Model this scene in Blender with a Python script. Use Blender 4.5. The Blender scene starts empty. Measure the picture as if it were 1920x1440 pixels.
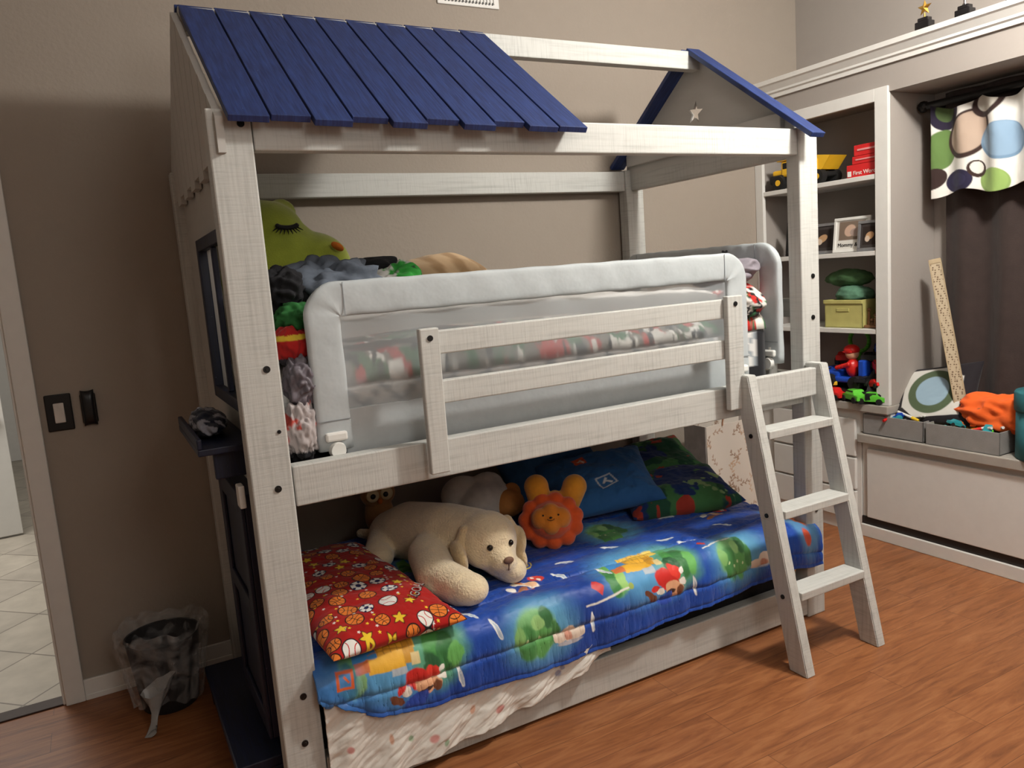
import bpy, bmesh, math, random
import numpy as np
from mathutils import Vector, Matrix, Euler, noise
random.seed(4); rng=np.random.RandomState(7)
scene=bpy.context.scene
scene.view_settings.view_transform='Standard'
COL=scene.collection
# ------------------------------------------------------------------ helpers
def lin(c):
    o=[]
    for v in c[:3]:
        v=v/255.0
        o.append(v/12.92 if v<=.04045 else ((v+.055)/1.055)**2.4)
    return tuple(o)
def rgba(c): return lin(c)+(1,)
MATS={}
def new_mat(name):
    m=bpy.data.materials.new(name); m.use_nodes=True
    nt=m.node_tree; b=nt.nodes['Principled BSDF']
    return m,nt,b
def N(nt,t,**k):
    n=nt.nodes.new(t)
    for a,v in k.items():
        if a in n.inputs: n.inputs[a].default_value=v
        else: setattr(n,a,v)
    return n
def mat(name,col,rough=.6,var=.12,scale=(8,8,8),nscale=3,bump=.1,bdist=.003,metal=0,bscale=None,sheen=0,spec=.4):
    """procedural: base colour modulated by noise + noise bump"""
    if name in MATS: return MATS[name]
    m,nt,b=new_mat(name)
    L=nt.links.new
    tc=N(nt,'ShaderNodeTexCoord'); mp=N(nt,'ShaderNodeMapping'); mp.inputs['Scale'].default_value=scale
    L(tc.outputs['Object'],mp.inputs['Vector'])
    no=N(nt,'ShaderNodeTexNoise'); no.inputs['Scale'].default_value=nscale; no.inputs['Detail'].default_value=5
    L(mp.outputs[0],no.inputs['Vector'])
    rp=N(nt,'ShaderNodeValToRGB')
    l=lin(col)
    rp.color_ramp.elements[0].position=.3; rp.color_ramp.elements[1].position=.7
    rp.color_ramp.elements[0].color=tuple(max(0,v*(1-var)) for v in l)+(1,)
    rp.color_ramp.elements[1].color=tuple(min(1,v*(1+var)) for v in l)+(1,)
    L(no.outputs['Fac'],rp.inputs['Fac']); L(rp.outputs['Color'],b.inputs['Base Color'])
    b.inputs['Roughness'].default_value=rough; b.inputs['Metallic'].default_value=metal
    b.inputs['Specular IOR Level'].default_value=spec
    if bump:
        n2=no
        if bscale:
            n2=N(nt,'ShaderNodeTexNoise'); n2.inputs['Scale'].default_value=bscale; n2.inputs['Detail'].default_value=3
            L(tc.outputs['Object'],n2.inputs['Vector'])
        bp=N(nt,'ShaderNodeBump'); bp.inputs['Strength'].default_value=bump; bp.inputs['Distance'].default_value=bdist
        L(n2.outputs['Fac'],bp.inputs['Height']); L(bp.outputs[0],b.inputs['Normal'])
    if sheen: b.inputs['Sheen Weight'].default_value=sheen
    MATS[name]=m; return m
def cloth_attr(name,rough=.85,bscale=400,bump=.3,sheen=.1,spec=.2):
    if name in MATS: return MATS[name]
    m,nt,b=new_mat(name); L=nt.links.new
    at=N(nt,'ShaderNodeAttribute'); at.attribute_name='Col'
    L(at.outputs['Color'],b.inputs['Base Color'])
    tc=N(nt,'ShaderNodeTexCoord')
    no=N(nt,'ShaderNodeTexNoise'); no.inputs['Scale'].default_value=bscale
    L(tc.outputs['Object'],no.inputs['Vector'])
    bp=N(nt,'ShaderNodeBump'); bp.inputs['Strength'].default_value=bump; bp.inputs['Distance'].default_value=.001
    L(no.outputs['Fac'],bp.inputs['Height']); L(bp.outputs[0],b.inputs['Normal'])
    b.inputs['Roughness'].default_value=rough; b.inputs['Sheen Weight'].default_value=sheen
    b.inputs['Specular IOR Level'].default_value=spec
    MATS[name]=m; return m
def link(o,parent=None,label=None,category=None,group=None,kind=None):
    COL.objects.link(o)
    if parent is not None:
        o.parent=parent
        w=Vector((0,0,0)); p=parent
        while p is not None: w+=p.location; p=p.parent
        o.location=o.location-w
    if label: o['label']=label
    if category: o['category']=category
    if group: o['group']=group
    if kind: o['kind']=kind
    return o
def thing(name,loc,label,category,group=None):
    e=bpy.data.objects.new(name,None); e.empty_display_size=.05; e.location=loc
    return link(e,None,label,category,group)
def from_bm(name,bm,m,parent=None,smooth=False,**k):
    me=bpy.data.meshes.new(name); bm.normal_update(); bm.to_mesh(me); bm.free()
    if smooth:
        for p in me.polygons: p.use_smooth=True
    if m: me.materials.append(m)
    o=bpy.data.objects.new(name,me)
    return link(o,parent,**k)
def add_box(bm,x0,x1,y0,y1,z0,z1,bev=0,M=None):
    r=bmesh.ops.create_cube(bm,size=1)
    vs=r['verts']
    bmesh.ops.scale(bm,vec=(x1-x0,y1-y0,z1-z0),verts=vs)
    bmesh.ops.translate(bm,vec=((x0+x1)/2,(y0+y1)/2,(z0+z1)/2),verts=vs)
    if bev:
        es=list({e for v in vs for e in v.link_edges})
        r2=bmesh.ops.bevel(bm,geom=es,offset=bev,segments=2,affect='EDGES',profile=.5)
        vs=list({v for f in r2['faces'] for v in f.verts}|{v for v in vs if v.is_valid})
    if M is not None: bmesh.ops.transform(bm,matrix=M,verts=vs)
    return vs
def boxes(name,lst,m,parent=None,bev=.003,**k):
    bm=bmesh.new()
    for b in lst:
        M=b[6] if len(b)>6 else None
        add_box(bm,*b[:6],bev=bev,M=M)
    return from_bm(name,bm,m,parent,**k)
def add_cyl(bm,p0,p1,r0,r1=None,seg=24,caps=True):
    if r1 is None: r1=r0
    p0=Vector(p0);p1=Vector(p1);d=p1-p0
    M=Matrix.Translation((p0+p1)/2)@d.to_track_quat('Z','Y').to_matrix().to_4x4()
    bmesh.ops.create_cone(bm,cap_ends=caps,cap_tris=False,segments=seg,radius1=r0,radius2=r1,depth=d.length,matrix=M)
def add_sph(bm,c,r,sub=3,rot=None):
    if not hasattr(r,'__len__'): r=(r,r,r)
    M=Matrix.Translation(c)
    if rot: M=M@Euler(rot).to_matrix().to_4x4()
    M=M@Matrix.Diagonal((r[0],r[1],r[2],1))
    bmesh.ops.create_icosphere(bm,subdivisions=sub,radius=1,matrix=M)
def sph_obj(name,c,r,m,parent,sub=3,**k):
    bm=bmesh.new();add_sph(bm,c,r,sub);return from_bm(name,bm,m,parent,smooth=True,**k)
def lathe(name,prof,m,parent=None,seg=40,loc=(0,0,0),**k):
    bm=bmesh.new();rings=[]
    for r,z in prof:
        rings.append([bm.verts.new((loc[0]+r*math.cos(2*math.pi*i/seg),loc[1]+r*math.sin(2*math.pi*i/seg),loc[2]+z)) for i in range(seg)])
    for a,b in zip(rings[:-1],rings[1:]):
        for i in range(seg):
            bm.faces.new((a[i],a[(i+1)%seg],b[(i+1)%seg],b[i]))
    if prof[0][0]>1e-4: bm.faces.new(rings[0][::-1])
    return from_bm(name,bm,m,parent,smooth=True,**k)
def blob(name,parts,m,vox=.007,parent=None,sm=6,**k):
    bm=bmesh.new()
    for p in parts:
        add_sph(bm,p[0],p[1],3,p[2] if len(p)>2 else None)
    o=from_bm(name,bm,m,parent,smooth=True,**k)
    r=o.modifiers.new('Remesh','REMESH'); r.mode='VOXEL'; r.voxel_size=vox; r.use_smooth_shade=True
    s=o.modifiers.new('Smooth','SMOOTH'); s.factor=.5; s.iterations=sm
    return o
def chain(p0,p1,r0,r1,n=7):
    p0=Vector(p0);p1=Vector(p1)
    return [(tuple(p0.lerp(p1,i/(n-1))),r0+(r1-r0)*i/(n-1)) for i in range(n)]
def sstep(a,b,x):
    t=np.clip((x-a)/(b-a),0,1); return t*t*(3-2*t)
def vnoise(x,y,seed=0):
    R=np.random.RandomState(seed).rand(64,64)
    xi=np.floor(x).astype(int);yi=np.floor(y).astype(int);fx=x-xi;fy=y-yi
    fx=fx*fx*(3-2*fx);fy=fy*fy*(3-2*fy)
    a=R[xi%64,yi%64];b=R[(xi+1)%64,yi%64];c=R[xi%64,(yi+1)%64];d=R[(xi+1)%64,(yi+1)%64]
    return (a*(1-fx)+b*fx)*(1-fy)+(c*(1-fx)+d*fx)*fy
def fbm(x,y,seed=0,o=4):
    s=0;a=.5
    for i in range(o):
        s=s+a*vnoise(x*2**i+7*i,y*2**i+3*i,seed+i);a*=.5
    return s
def grid_mesh(name,X,Y,Z,colors,m,parent=None,solid=0,extra=None,**k):
    n,mm=X.shape
    V=np.stack([X,Y,Z],-1).reshape(-1,3)
    idx=np.arange(n*mm).reshape(n,mm)
    F=np.stack([idx[:-1,:-1],idx[1:,:-1],idx[1:,1:],idx[:-1,1:]],-1).reshape(-1,4)
    C=None if colors is None else colors.reshape(-1,3)
    if extra is not None:
        X2,Y2,Z2,C2=extra
        V2=np.stack([X2,Y2,Z2],-1).reshape(-1,3)
        F=np.concatenate([F,F[:,::-1]+len(V)]); V=np.concatenate([V,V2])
        if C is not None: C=np.concatenate([C,C2.reshape(-1,3)])
    me=bpy.data.meshes.new(name)
    me.vertices.add(len(V)); me.vertices.foreach_set('co',V.astype(np.float32).ravel())
    me.loops.add(len(F)*4); me.loops.foreach_set('vertex_index',F.ravel().astype(np.int32))
    me.polygons.add(len(F)); me.polygons.foreach_set('loop_start',(np.arange(len(F))*4).astype(np.int32))
    me.polygons.foreach_set('loop_total',np.full(len(F),4,np.int32))
    me.polygons.foreach_set('use_smooth',np.ones(len(F),bool))
    me.update(calc_edges=True); me.validate()
    if C is not None:
        at=me.color_attributes.new('Col','FLOAT_COLOR','POINT')
        at.data.foreach_set('color',np.concatenate([C,np.ones((len(C),1))],1).astype(np.float32).ravel())
    me.materials.append(m)
    o=bpy.data.objects.new(name,me); link(o,parent,**k)
    if solid:
        s=o.modifiers.new('Solid','SOLIDIFY'); s.thickness=solid; s.offset=-1
    return o
# painting on point arrays (A: N..x3 colours)
def base_col(X,c): return np.ones(X.shape+(3,))*np.array(lin(c))
def blend(A,mask,c):
    A[:]=A*(1-mask[...,None])+np.array(lin(c))*mask[...,None]
def ell(A,X,Y,cx,cy,rx,ry,ang,c,soft=.06,alpha=1):
    ca,sa=math.cos(ang),math.sin(ang);dx=X-cx;dy=Y-cy
    u=(dx*ca+dy*sa)/rx;v=(-dx*sa+dy*ca)/ry
    d=np.sqrt(u*u+v*v); blend(A,(1-sstep(1-soft,1+soft,d))*alpha,c)
def ring(A,X,Y,cx,cy,r0,r1,c):
    d=np.sqrt((X-cx)**2+(Y-cy)**2);s=.002
    blend(A,sstep(r0-s,r0+s,d)*(1-sstep(r1-s,r1+s,d)),c)
def rct(A,X,Y,cx,cy,hx,hy,ang,c,s=.0015,alpha=1):
    ca,sa=math.cos(ang),math.sin(ang);dx=X-cx;dy=Y-cy
    u=np.abs(dx*ca+dy*sa)-hx;v=np.abs(-dx*sa+dy*ca)-hy
    d=np.maximum(u,v); blend(A,(1-sstep(-s,s,d))*alpha,c)
def star(A,X,Y,cx,cy,r,ang,c):
    th=np.arctan2(Y-cy,X-cx)+ang; d=np.hypot(X-cx,Y-cy)
    k=2*math.pi/5; t=np.abs(((th%k)/k)-.5)*2
    rr=r*(.45+.55*t**1.3); blend(A,1-sstep(.85,1.15,d/rr),c)
def pillow(name,size,M,m,paint=None,res=(90,90),seed=1,wr=.006,parent=None,flat=.0,**k):
    lx,ly,lz=size
    u=np.linspace(-1,1,res[0]);v=np.linspace(-1,1,res[1])
    U,V=np.meshgrid(u,v,indexing='ij')
    U=np.sin(U*math.pi/2);V=np.sin(V*math.pi/2)
    t=(np.clip(1-U**4,0,1)*np.clip(1-V**4,0,1))**.55
    sx=1-.07*np.cos(V*math.pi/2)*np.abs(U)**2
    sy=1-.06*np.cos(U*math.pi/2)*np.abs(V)**2
    X=U*lx/2*sx;Y=V*ly/2*sy
    edge=(1-t)
    w=(fbm(X*14+5,Y*14+5,seed)-.5)*wr*2+(vnoise(X*20+20,Y*30+20,seed+9)-.5)*wr*edge
    Zt=t*lz/2+w*t**.3*(t>0.001); Zb=-t*lz/2*(1-flat)+w*.3*t
    C=None;C2=None
    if paint is not None: C=paint(X,Y); C2=C.copy()
    def tr(X,Y,Z):
        P=np.stack([X,Y,Z,np.ones_like(X)],-1)@np.array(M).T
        return P[...,0],P[...,1],P[...,2]
    a=tr(X,Y,Zt);b=tr(X,Y,Zb)
    return grid_mesh(name,a[0],a[1],a[2],C,m,parent,extra=(b[0],b[1],b[2],C2),**k)
def TR(loc,rot=(0,0,0)): return Matrix.Translation(loc)@Euler(rot).to_matrix().to_4x4()
def crumple(name,c,r,m,seed=1,amp=.25,freq=1.9,zmin=None,paint=None,rot=(0,0,0),sub=5,parent=None,**k):
    bm=bmesh.new(); bmesh.ops.create_icosphere(bm,subdivisions=sub,radius=1)
    R=Euler(rot).to_matrix()
    for v in bm.verts:
        p=v.co.copy(); q=Vector((p.x,p.y*1.4,p.z*.8))*freq+Vector((seed*3.1,seed*1.7,seed))
        wv=noise.noise(q*.9+Vector((3,8,1)))*1.6
        f=math.sin(q.x*2.2+q.z*1.5+wv*4)          # soft folds
        f2=noise.noise(q*1.9+Vector((9,2,4)))
        f3=noise.noise(q*.6)
        s=1+amp*.28*f+amp*.35*f2+amp*.8*f3
        p=R@Vector((p.x*r[0]*s,p.y*r[1]*s,p.z*r[2]*s))+Vector(c)
        if zmin is not None and p.z<zmin: p.z=zmin
        v.co=p
    o=from_bm(name,bm,m,parent,smooth=True,**k)
    if paint is not None:
        me=o.data; n=len(me.vertices); co=np.zeros(n*3,np.float32); me.vertices.foreach_get('co',co); co=co.reshape(-1,3)
        A=paint(co[:,0],co[:,1],co[:,2])
        at=me.color_attributes.new('Col','FLOAT_COLOR','POINT')
        at.data.foreach_set('color',np.concatenate([A,np.ones((n,1))],1).astype(np.float32).ravel())
    return o
def text(name,s,size,M,m,parent=None,deform=None,extrude=.0006,**k):
    cu=bpy.data.curves.new('t','FONT'); cu.body=s; cu.size=size; cu.align_x='CENTER'; cu.align_y='CENTER'; cu.extrude=extrude
    ob=bpy.data.objects.new('t',cu); COL.objects.link(ob)
    bpy.context.view_layer.update()
    me=bpy.data.meshes.new_from_object(ob.evaluated_get(bpy.context.evaluated_depsgraph_get()))
    bpy.data.objects.remove(ob)
    me.transform(M)
    if deform:
        for v in me.vertices: v.co=deform(v.co)
    me.materials.clear(); me.materials.append(m)
    return link(bpy.data.objects.new(name,me),parent,**k)
# ------------------------------------------------------------------ materials
def painted(name,col,axis):
    """whitewashed rough-sawn board: long grain plus cross saw marks"""
    m,nt,b=new_mat(name);L=nt.links.new
    ai='xyz'.index(axis)
    g=[26,26,26];g[ai]=1.3
    s=[5,5,5];s[ai]=95
    tc=N(nt,'ShaderNodeTexCoord')
    def no(sc,ns,det):
        mp=N(nt,'ShaderNodeMapping');mp.inputs['Scale'].default_value=sc;L(tc.outputs['Object'],mp.inputs[0])
        n=N(nt,'ShaderNodeTexNoise');n.inputs['Scale'].default_value=ns;n.inputs['Detail'].default_value=det;L(mp.outputs[0],n.inputs['Vector']);return n
    n1=no(g,3.5,6);n2=no(s,2.2,3)
    big=N(nt,'ShaderNodeTexNoise');big.inputs['Scale'].default_value=3.5;L(tc.outputs['Object'],big.inputs['Vector'])
    l=lin(col)
    r1=N(nt,'ShaderNodeValToRGB');e=r1.color_ramp.elements;e[0].position=.28;e[0].color=tuple(v*.82 for v in l)+(1,);e[1].position=.52;e[1].color=l+(1,)
    L(n1.outputs['Fac'],r1.inputs[0])
    r2=N(nt,'ShaderNodeValToRGB');e=r2.color_ramp.elements;e[0].position=.32;e[0].color=(.76,.76,.76,1);e[1].position=.50;e[1].color=(1,1,1,1)
    L(n2.outputs['Fac'],r2.inputs[0])
    r3=N(nt,'ShaderNodeMapRange');r3.inputs['From Min'].default_value=.35;r3.inputs['From Max'].default_value=.65;r3.inputs['To Min'].default_value=.05;r3.inputs['To Max'].default_value=.75;L(big.outputs['Fac'],r3.inputs[0])
    mx=N(nt,'ShaderNodeMix',data_type='RGBA',blend_type='MULTIPLY');L(r3.outputs[0],mx.inputs[0]);L(r1.outputs[0],mx.inputs[6]);L(r2.outputs[0],mx.inputs[7])
    L(mx.outputs[2],b.inputs['Base Color']);b.inputs['Roughness'].default_value=.6;b.inputs['Specular IOR Level'].default_value=.35
    ad=N(nt,'ShaderNodeMath',operation='ADD');L(n1.outputs['Fac'],ad.inputs[0]);L(n2.outputs['Fac'],ad.inputs[1])
    bp=N(nt,'ShaderNodeBump');bp.inputs['Strength'].default_value=.32;bp.inputs['Distance'].default_value=.002
    L(ad.outputs[0],bp.inputs['Height']);L(bp.outputs[0],b.inputs['Normal'])
    return m
PW=(193,194,190)
wx=painted('painted_wood_x',PW,'x');wy=painted('painted_wood_y',PW,'y');wz=painted('painted_wood_z',PW,'z')
panelm=mat('painted_panel',(190,189,185),rough=.6,var=.03,scale=(3,3,14),nscale=2,bump=.1)
def roof_blue(name,c0,c1):
    m,nt,b=new_mat(name);L=nt.links.new
    tc=N(nt,'ShaderNodeTexCoord');mp=N(nt,'ShaderNodeMapping');mp.inputs['Scale'].default_value=(45,3,3);L(tc.outputs['Object'],mp.inputs[0])
    no=N(nt,'ShaderNodeTexNoise');no.inputs['Scale'].default_value=4;no.inputs['Detail'].default_value=6;L(mp.outputs[0],no.inputs['Vector'])
    rp=N(nt,'ShaderNodeValToRGB');rp.color_ramp.elements[0].color=rgba(c0);rp.color_ramp.elements[1].color=rgba(c1)
    rp.color_ramp.elements[0].position=.35;rp.color_ramp.elements[1].position=.68
    L(no.outputs['Fac'],rp.inputs[0])
    n2=N(nt,'ShaderNodeTexNoise');n2.inputs['Scale'].default_value=160;n2.inputs['Detail'].default_value=2;L(tc.outputs['Object'],n2.inputs['Vector'])
    r2=N(nt,'ShaderNodeValToRGB');r2.color_ramp.elements[0].position=.76;r2.color_ramp.elements[1].position=.80
    L(n2.outputs['Fac'],r2.inputs[0])
    mx=N(nt,'ShaderNodeMix',data_type='RGBA');L(r2.outputs[0],mx.inputs[0]);L(rp.outputs[0],mx.inputs[6]);mx.inputs[7].default_value=rgba((130,140,170))
    L(mx.outputs[2],b.inputs['Base Color']);b.inputs['Roughness'].default_value=.5
    bp=N(nt,'ShaderNodeBump');bp.inputs['Strength'].default_value=.3;bp.inputs['Distance'].default_value=.002;L(no.outputs['Fac'],bp.inputs['Height']);L(bp.outputs[0],b.inputs['Normal'])
    return m
blue=roof_blue('navy_stained_wood',(22,38,84),(38,60,116))
navy=roof_blue('shaded_navy_wood',(10,18,40),(18,28,58))  # same navy stain darkened: shade on the end wall put into the colour
wallm=mat('wall_paint',(152,142,131),rough=.8,var=.01,bump=.35,bdist=.003,bscale=75,nscale=2)
wallg=mat('wall_paint_grey',(158,151,145),rough=.75,var=.01,bump=.2,bdist=.003,bscale=80,nscale=2)
whitem=mat('white_trim_paint',(220,219,215),rough=.45,var=.02,bump=.05,nscale=3)
ceilm=mat('ceiling_paint',(214,212,208),rough=.9,var=.02,bump=.4,bscale=60)
blackm=mat('black_metal',(16,16,17),rough=.4,var=.1,bump=.03)
dark=mat('black_fabric',(26,26,30),rough=.9,var=.15,bump=.3,bscale=300)
def floor_mat():
    m,nt,b=new_mat('cherry_laminate');L=nt.links.new
    tc=N(nt,'ShaderNodeTexCoord')
    br=N(nt,'ShaderNodeTexBrick');br.inputs['Scale'].default_value=1;br.inputs['Brick Width'].default_value=1.2;br.inputs['Row Height'].default_value=.127;br.inputs['Mortar Size'].default_value=.0008
    br.inputs['Color1'].default_value=(0,0,0,1);br.inputs['Color2'].default_value=(1,1,1,1);br.inputs['Mortar'].default_value=(.5,.5,.5,1)
    L(tc.outputs['Object'],br.inputs['Vector'])
    mp=N(nt,'ShaderNodeMapping');mp.inputs['Scale'].default_value=(2.0,16,1);L(tc.outputs['Object'],mp.inputs[0])
    ad=N(nt,'ShaderNodeVectorMath',operation='MULTIPLY_ADD');L(br.outputs['Color'],ad.inputs[0]);ad.inputs[1].default_value=(7,3,5);L(mp.outputs[0],ad.inputs[2])
    no=N(nt,'ShaderNodeTexNoise');no.inputs['Scale'].default_value=2.4;no.inputs['Detail'].default_value=8;no.inputs['Roughness'].default_value=.62;no.inputs['Distortion'].default_value=1.0;L(ad.outputs[0],no.inputs['Vector'])
    rp=N(nt,'ShaderNodeValToRGB');cr=rp.color_ramp
    cr.elements[0].position=.22;cr.elements[0].color=rgba((100,58,34));cr.elements[1].position=.80;cr.elements[1].color=rgba((172,118,76))
    e=cr.elements.new(.5);e.color=rgba((144,90,54))
    L(no.outputs['Fac'],rp.inputs[0])
    mx=N(nt,'ShaderNodeMix',data_type='RGBA',blend_type='MULTIPLY');mx.inputs[0].default_value=.10;L(rp.outputs[0],mx.inputs[6]);L(br.outputs['Color'],mx.inputs[7])
    m2=N(nt,'ShaderNodeMix',data_type='RGBA');L(br.outputs['Fac'],m2.inputs[0]);L(mx.outputs[2],m2.inputs[6]);m2.inputs[7].default_value=rgba((84,50,30))
    L(m2.outputs[2],b.inputs['Base Color']);b.inputs['Roughness'].default_value=.38;b.inputs['Specular IOR Level'].default_value=.4
    bp=N(nt,'ShaderNodeBump');bp.inputs['Strength'].default_value=.08;bp.inputs['Distance'].default_value=.002;L(no.outputs['Fac'],bp.inputs['Height']);L(bp.outputs[0],b.inputs['Normal'])
    return m
def tile_mat():
    m,nt,b=new_mat('hall_stone_tile');L=nt.links.new
    tc=N(nt,'ShaderNodeTexCoord');mp=N(nt,'ShaderNodeMapping');mp.inputs['Rotation'].default_value=(0,0,.785);L(tc.outputs['Object'],mp.inputs[0])
    br=N(nt,'ShaderNodeTexBrick',offset=0.0);br.inputs['Scale'].default_value=1;br.inputs['Brick Width'].default_value=.33;br.inputs['Row Height'].default_value=.33;br.inputs['Mortar Size'].default_value=.004
    br.inputs['Color1'].default_value=rgba((180,172,158));br.inputs['Color2'].default_value=rgba((166,158,146));br.inputs['Mortar'].default_value=rgba((120,112,102))
    L(mp.outputs[0],br.inputs['Vector'])
    no=N(nt,'ShaderNodeTexNoise');no.inputs['Scale'].default_value=9;no.inputs['Detail'].default_value=6;L(tc.outputs['Object'],no.inputs['Vector'])
    mx=N(nt,'ShaderNodeMix',data_type='RGBA',blend_type='OVERLAY');mx.inputs[0].default_value=.3;L(br.outputs[0],mx.inputs[6]);L(no.outputs['Fac'],mx.inputs[7])
    L(mx.outputs[2],b.inputs['Base Color']);b.inputs['Roughness'].default_value=.35
    return m
# ------------------------------------------------------------------ room
YB=1.071; XR=3.18; XB=2.85; YF=-3.4; XL=-1.75; ZC=2.78
def struct(name,lst,m,bev=0): return boxes(name,lst,m,bev=bev,kind='structure')
struct('floor',[(XL-.1,XR+.1,YF-.1,YB+.06,-.1,0)],floor_mat())
struct('floor_hall',[(-3.2,1.2,YB+.06,6.6,-.1,-.002)],tile_mat())
struct('ceiling',[(XL-.1,XR+.1,YF-.1,YB+.12,ZC,ZC+.1)],ceilm)
struct('wall_back',[(-.56,XR+.1,YB,YB+.12,0,ZC),(XL-.1,-1.38,YB,YB+.12,0,ZC),(-1.38,-.56,YB,YB+.12,2.05,ZC)],wallm)
struct('wall_right',[(XR,XR+.12,YF,YB,0,ZC)],wallg)
struct('wall_left',[(XL-.12,XL,YF,YB,0,ZC)],wallm)
struct('wall_front',[(XL,XR,YF-.12,YF,0,ZC)],wallm)
struct('wall_hall_end',[(-3.2,1.2,6.5,6.6,0,2.5)],ceilm)
struct('wall_hall_right',[(.6,.7,YB+.12,6.5,0,2.5)],ceilm)
struct('wall_hall_left',[(-3.2,-3.1,YB+.12,6.5,0,2.5)],ceilm)
struct('ceiling_hall',[(-3.2,1.2,YB+.12,6.6,2.5,2.6)],ceilm)
struct('baseboard_back',[(-.50,XB,YB-.012,YB,0,.075),(-.50,XB,YB-.015,YB,0,.02)],whitem,bev=.002)
struct('trim_1',[(-.562,-.50,YB-.018,YB+.001,0,2.12),(-.572,-.556,YB-.002,YB+.125,0,2.06),(-1.44,-1.38,YB-.018,YB+.001,0,2.12),(-1.44,-.50,YB-.018,YB+.001,2.05,2.12)],whitem,bev=.004)
struct('trim_2',[(-1.38,-.56,YB-.0,YB+.07,0,.006)],mat('door_threshold',(60,45,38)),bev=.002)
dm=Matrix.Translation((-1.37,YB+.16,0))@Matrix.Rotation(math.radians(78),4,'Z')
bm=bmesh.new(); add_box(bm,0,.76,-.018,.018,.01,2.02,.003,dm)
for zz in ((.2,.95),(1.05,1.9)):
    for xx in ((.1,.34),(.42,.66)): add_box(bm,xx[0],xx[1],-.022,.022,zz[0],zz[1],.006,dm)
door=from_bm('door_1',bm,whitem,kind='structure')
brass=mat('brass',(176,132,62),rough=.25,metal=1,var=.05)
for s in (-1,1):
    bm=bmesh.new()
    add_cyl(bm,dm@Vector((.70,0,.90)),dm@Vector((.70,s*.05,.90)),.009)
    add_sph(bm,dm@Vector((.70,s*.06,.90)),.026,3)
    from_bm('door_knob',bm,brass,door,smooth=True,label='round brass door knob')
# hall cabinet door standing ajar, its brass knob showing past the casing
d2=Matrix.Translation((-1.62,3.6,0))@Matrix.Rotation(math.radians(4),4,'Z')
bm=bmesh.new(); add_box(bm,0,.76,-.018,.018,.01,2.02,.003,d2)
for zz in ((.2,.95),(1.05,1.9)):
    for xx in ((.1,.34),(.42,.66)): add_box(bm,xx[0],xx[1],-.022,.022,zz[0],zz[1],.006,d2)
door2=from_bm('door_2',bm,whitem,kind='structure')
bm=bmesh.new()
add_cyl(bm,d2@Vector((.71,0,.78)),d2@Vector((.71,-.06,.78)),.012);add_cyl(bm,d2@Vector((.71,-.055,.78)),d2@Vector((.60,-.055,.78)),.010);add_sph(bm,d2@Vector((.72,-.06,.78)),.022,2)
from_bm('door_handle',bm,brass,door2,smooth=True,label='brass lever handle')
# vent
vt=thing('air_vent',(1.24,YB,2.5),'white metal wall register with narrow slots','air vent')
bm=bmesh.new()
add_box(bm,1.10,1.385,YB-.008,YB,2.50,2.66,.003)
for i in range(16):
    x=1.125+i*.0155
    for z in (2.515,2.585): add_box(bm,x,x+.006,YB-.013,YB-.004,z,z+.055)
from_bm('vent_grille',bm,whitem,vt)
bm=bmesh.new()
for i in range(15):
    x=1.1325+i*.0155
    add_box(bm,x,x+.006,YB-.0095,YB-.008,2.512,2.522)
from_bm('vent_slots',bm,blackm,vt,label='dark slots')
# light switch
sw=thing('light_switch',(-.44,YB,1.035),'black rocker light switch with pale paddle beside the doorway','light switch')
boxes('switch_plate',[(-.482,-.402,YB-.008,YB,.972,1.098)],mat('black_plastic',(16,16,18),rough=.35,bump=0),sw,bev=.004)
boxes('switch_paddle',[(-.458,-.426,YB-.013,YB-.006,1.0,1.068)],mat('pale_paddle',(206,200,194),rough=.4,bump=0),sw,bev=.003,label='pale grey rocker paddle')
rm=thing('wall_remote',(-.35,YB,1.04),'small rounded black fan remote in its wall cradle','remote control')
pillow('remote_body',(.042,.125,.035),TR((-.352,YB-.014,1.04),(math.pi/2,0,0)),MATS['black_plastic'],res=(24,24),wr=0,parent=rm)
boxes('cradle',[(-.376,-.328,YB-.014,YB,.985,1.09)],MATS['black_plastic'],rm,bev=.006)
# ------------------------------------------------------------------ built-in wall
struct('wall_fascia',[(XB+.01,XR,YF+.2,YB,2.05,2.235)],wallg)
prof=[(0,0),(-.012,0),(-.012,.018),(-.022,.024),(-.022,.034),(-.04,.058),(-.05,.064),(-.05,.085),(.01,.085)]
bm=bmesh.new()
for y in (YB,YF+.2):
    for a,b in prof: bm.verts.new((XB+.01+a,y,2.165+b))
bm.verts.ensure_lookup_table();n=len(prof)
for i in range(n-1): bm.faces.new((bm.verts[i],bm.verts[i+1],bm.verts[n+i+1],bm.verts[n+i]))
from_bm('trim_3',bm,whitem,kind='structure')
struct('trim_4',[(XB-.0,XR,YF+.2,YB,2.235,2.25)],whitem)
sh=thing('built_in_bookcase',(XB,.68,.66),'white built-in bookcase with three shelves over a grey counter','bookcase')
Y0,Y1=.295,YB-.002
boxes('face_frame',[(XB,XB+.02,Y0,Y0+.065,.66,2.075),(XB,XB+.02,Y1-.05,Y1,.66,2.075),(XB,XB+.02,Y0+.065,Y1-.05,2.02,2.075)],whitem,sh,bev=.002)
boxes('carcass',[(XB+.02,XR-.002,Y0,Y0+.012,.66,2.049),(XB+.02,XR-.002,Y1-.012,Y1,.66,2.049),(XR-.012,XR-.002,Y0+.012,Y1-.012,.66,2.049)],wallg,sh,bev=0,label='grey painted side and back panels')
for z in (1.71,1.37,1.01):
    boxes('shelf',[(XB+.004,XR-.013,Y0+.055,Y1-.045,z-.022,z)],whitem,sh,bev=.002)
cn=mat('grey_counter',(164,158,150),rough=.4,var=.06)
boxes('countertop',[(XB-.02,XR-.002,Y0-.005,YB-.002,.62,.659)],cn,bev=.004,label='grey-beige counter slab under the built-in bookcase',category='countertop')
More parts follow.
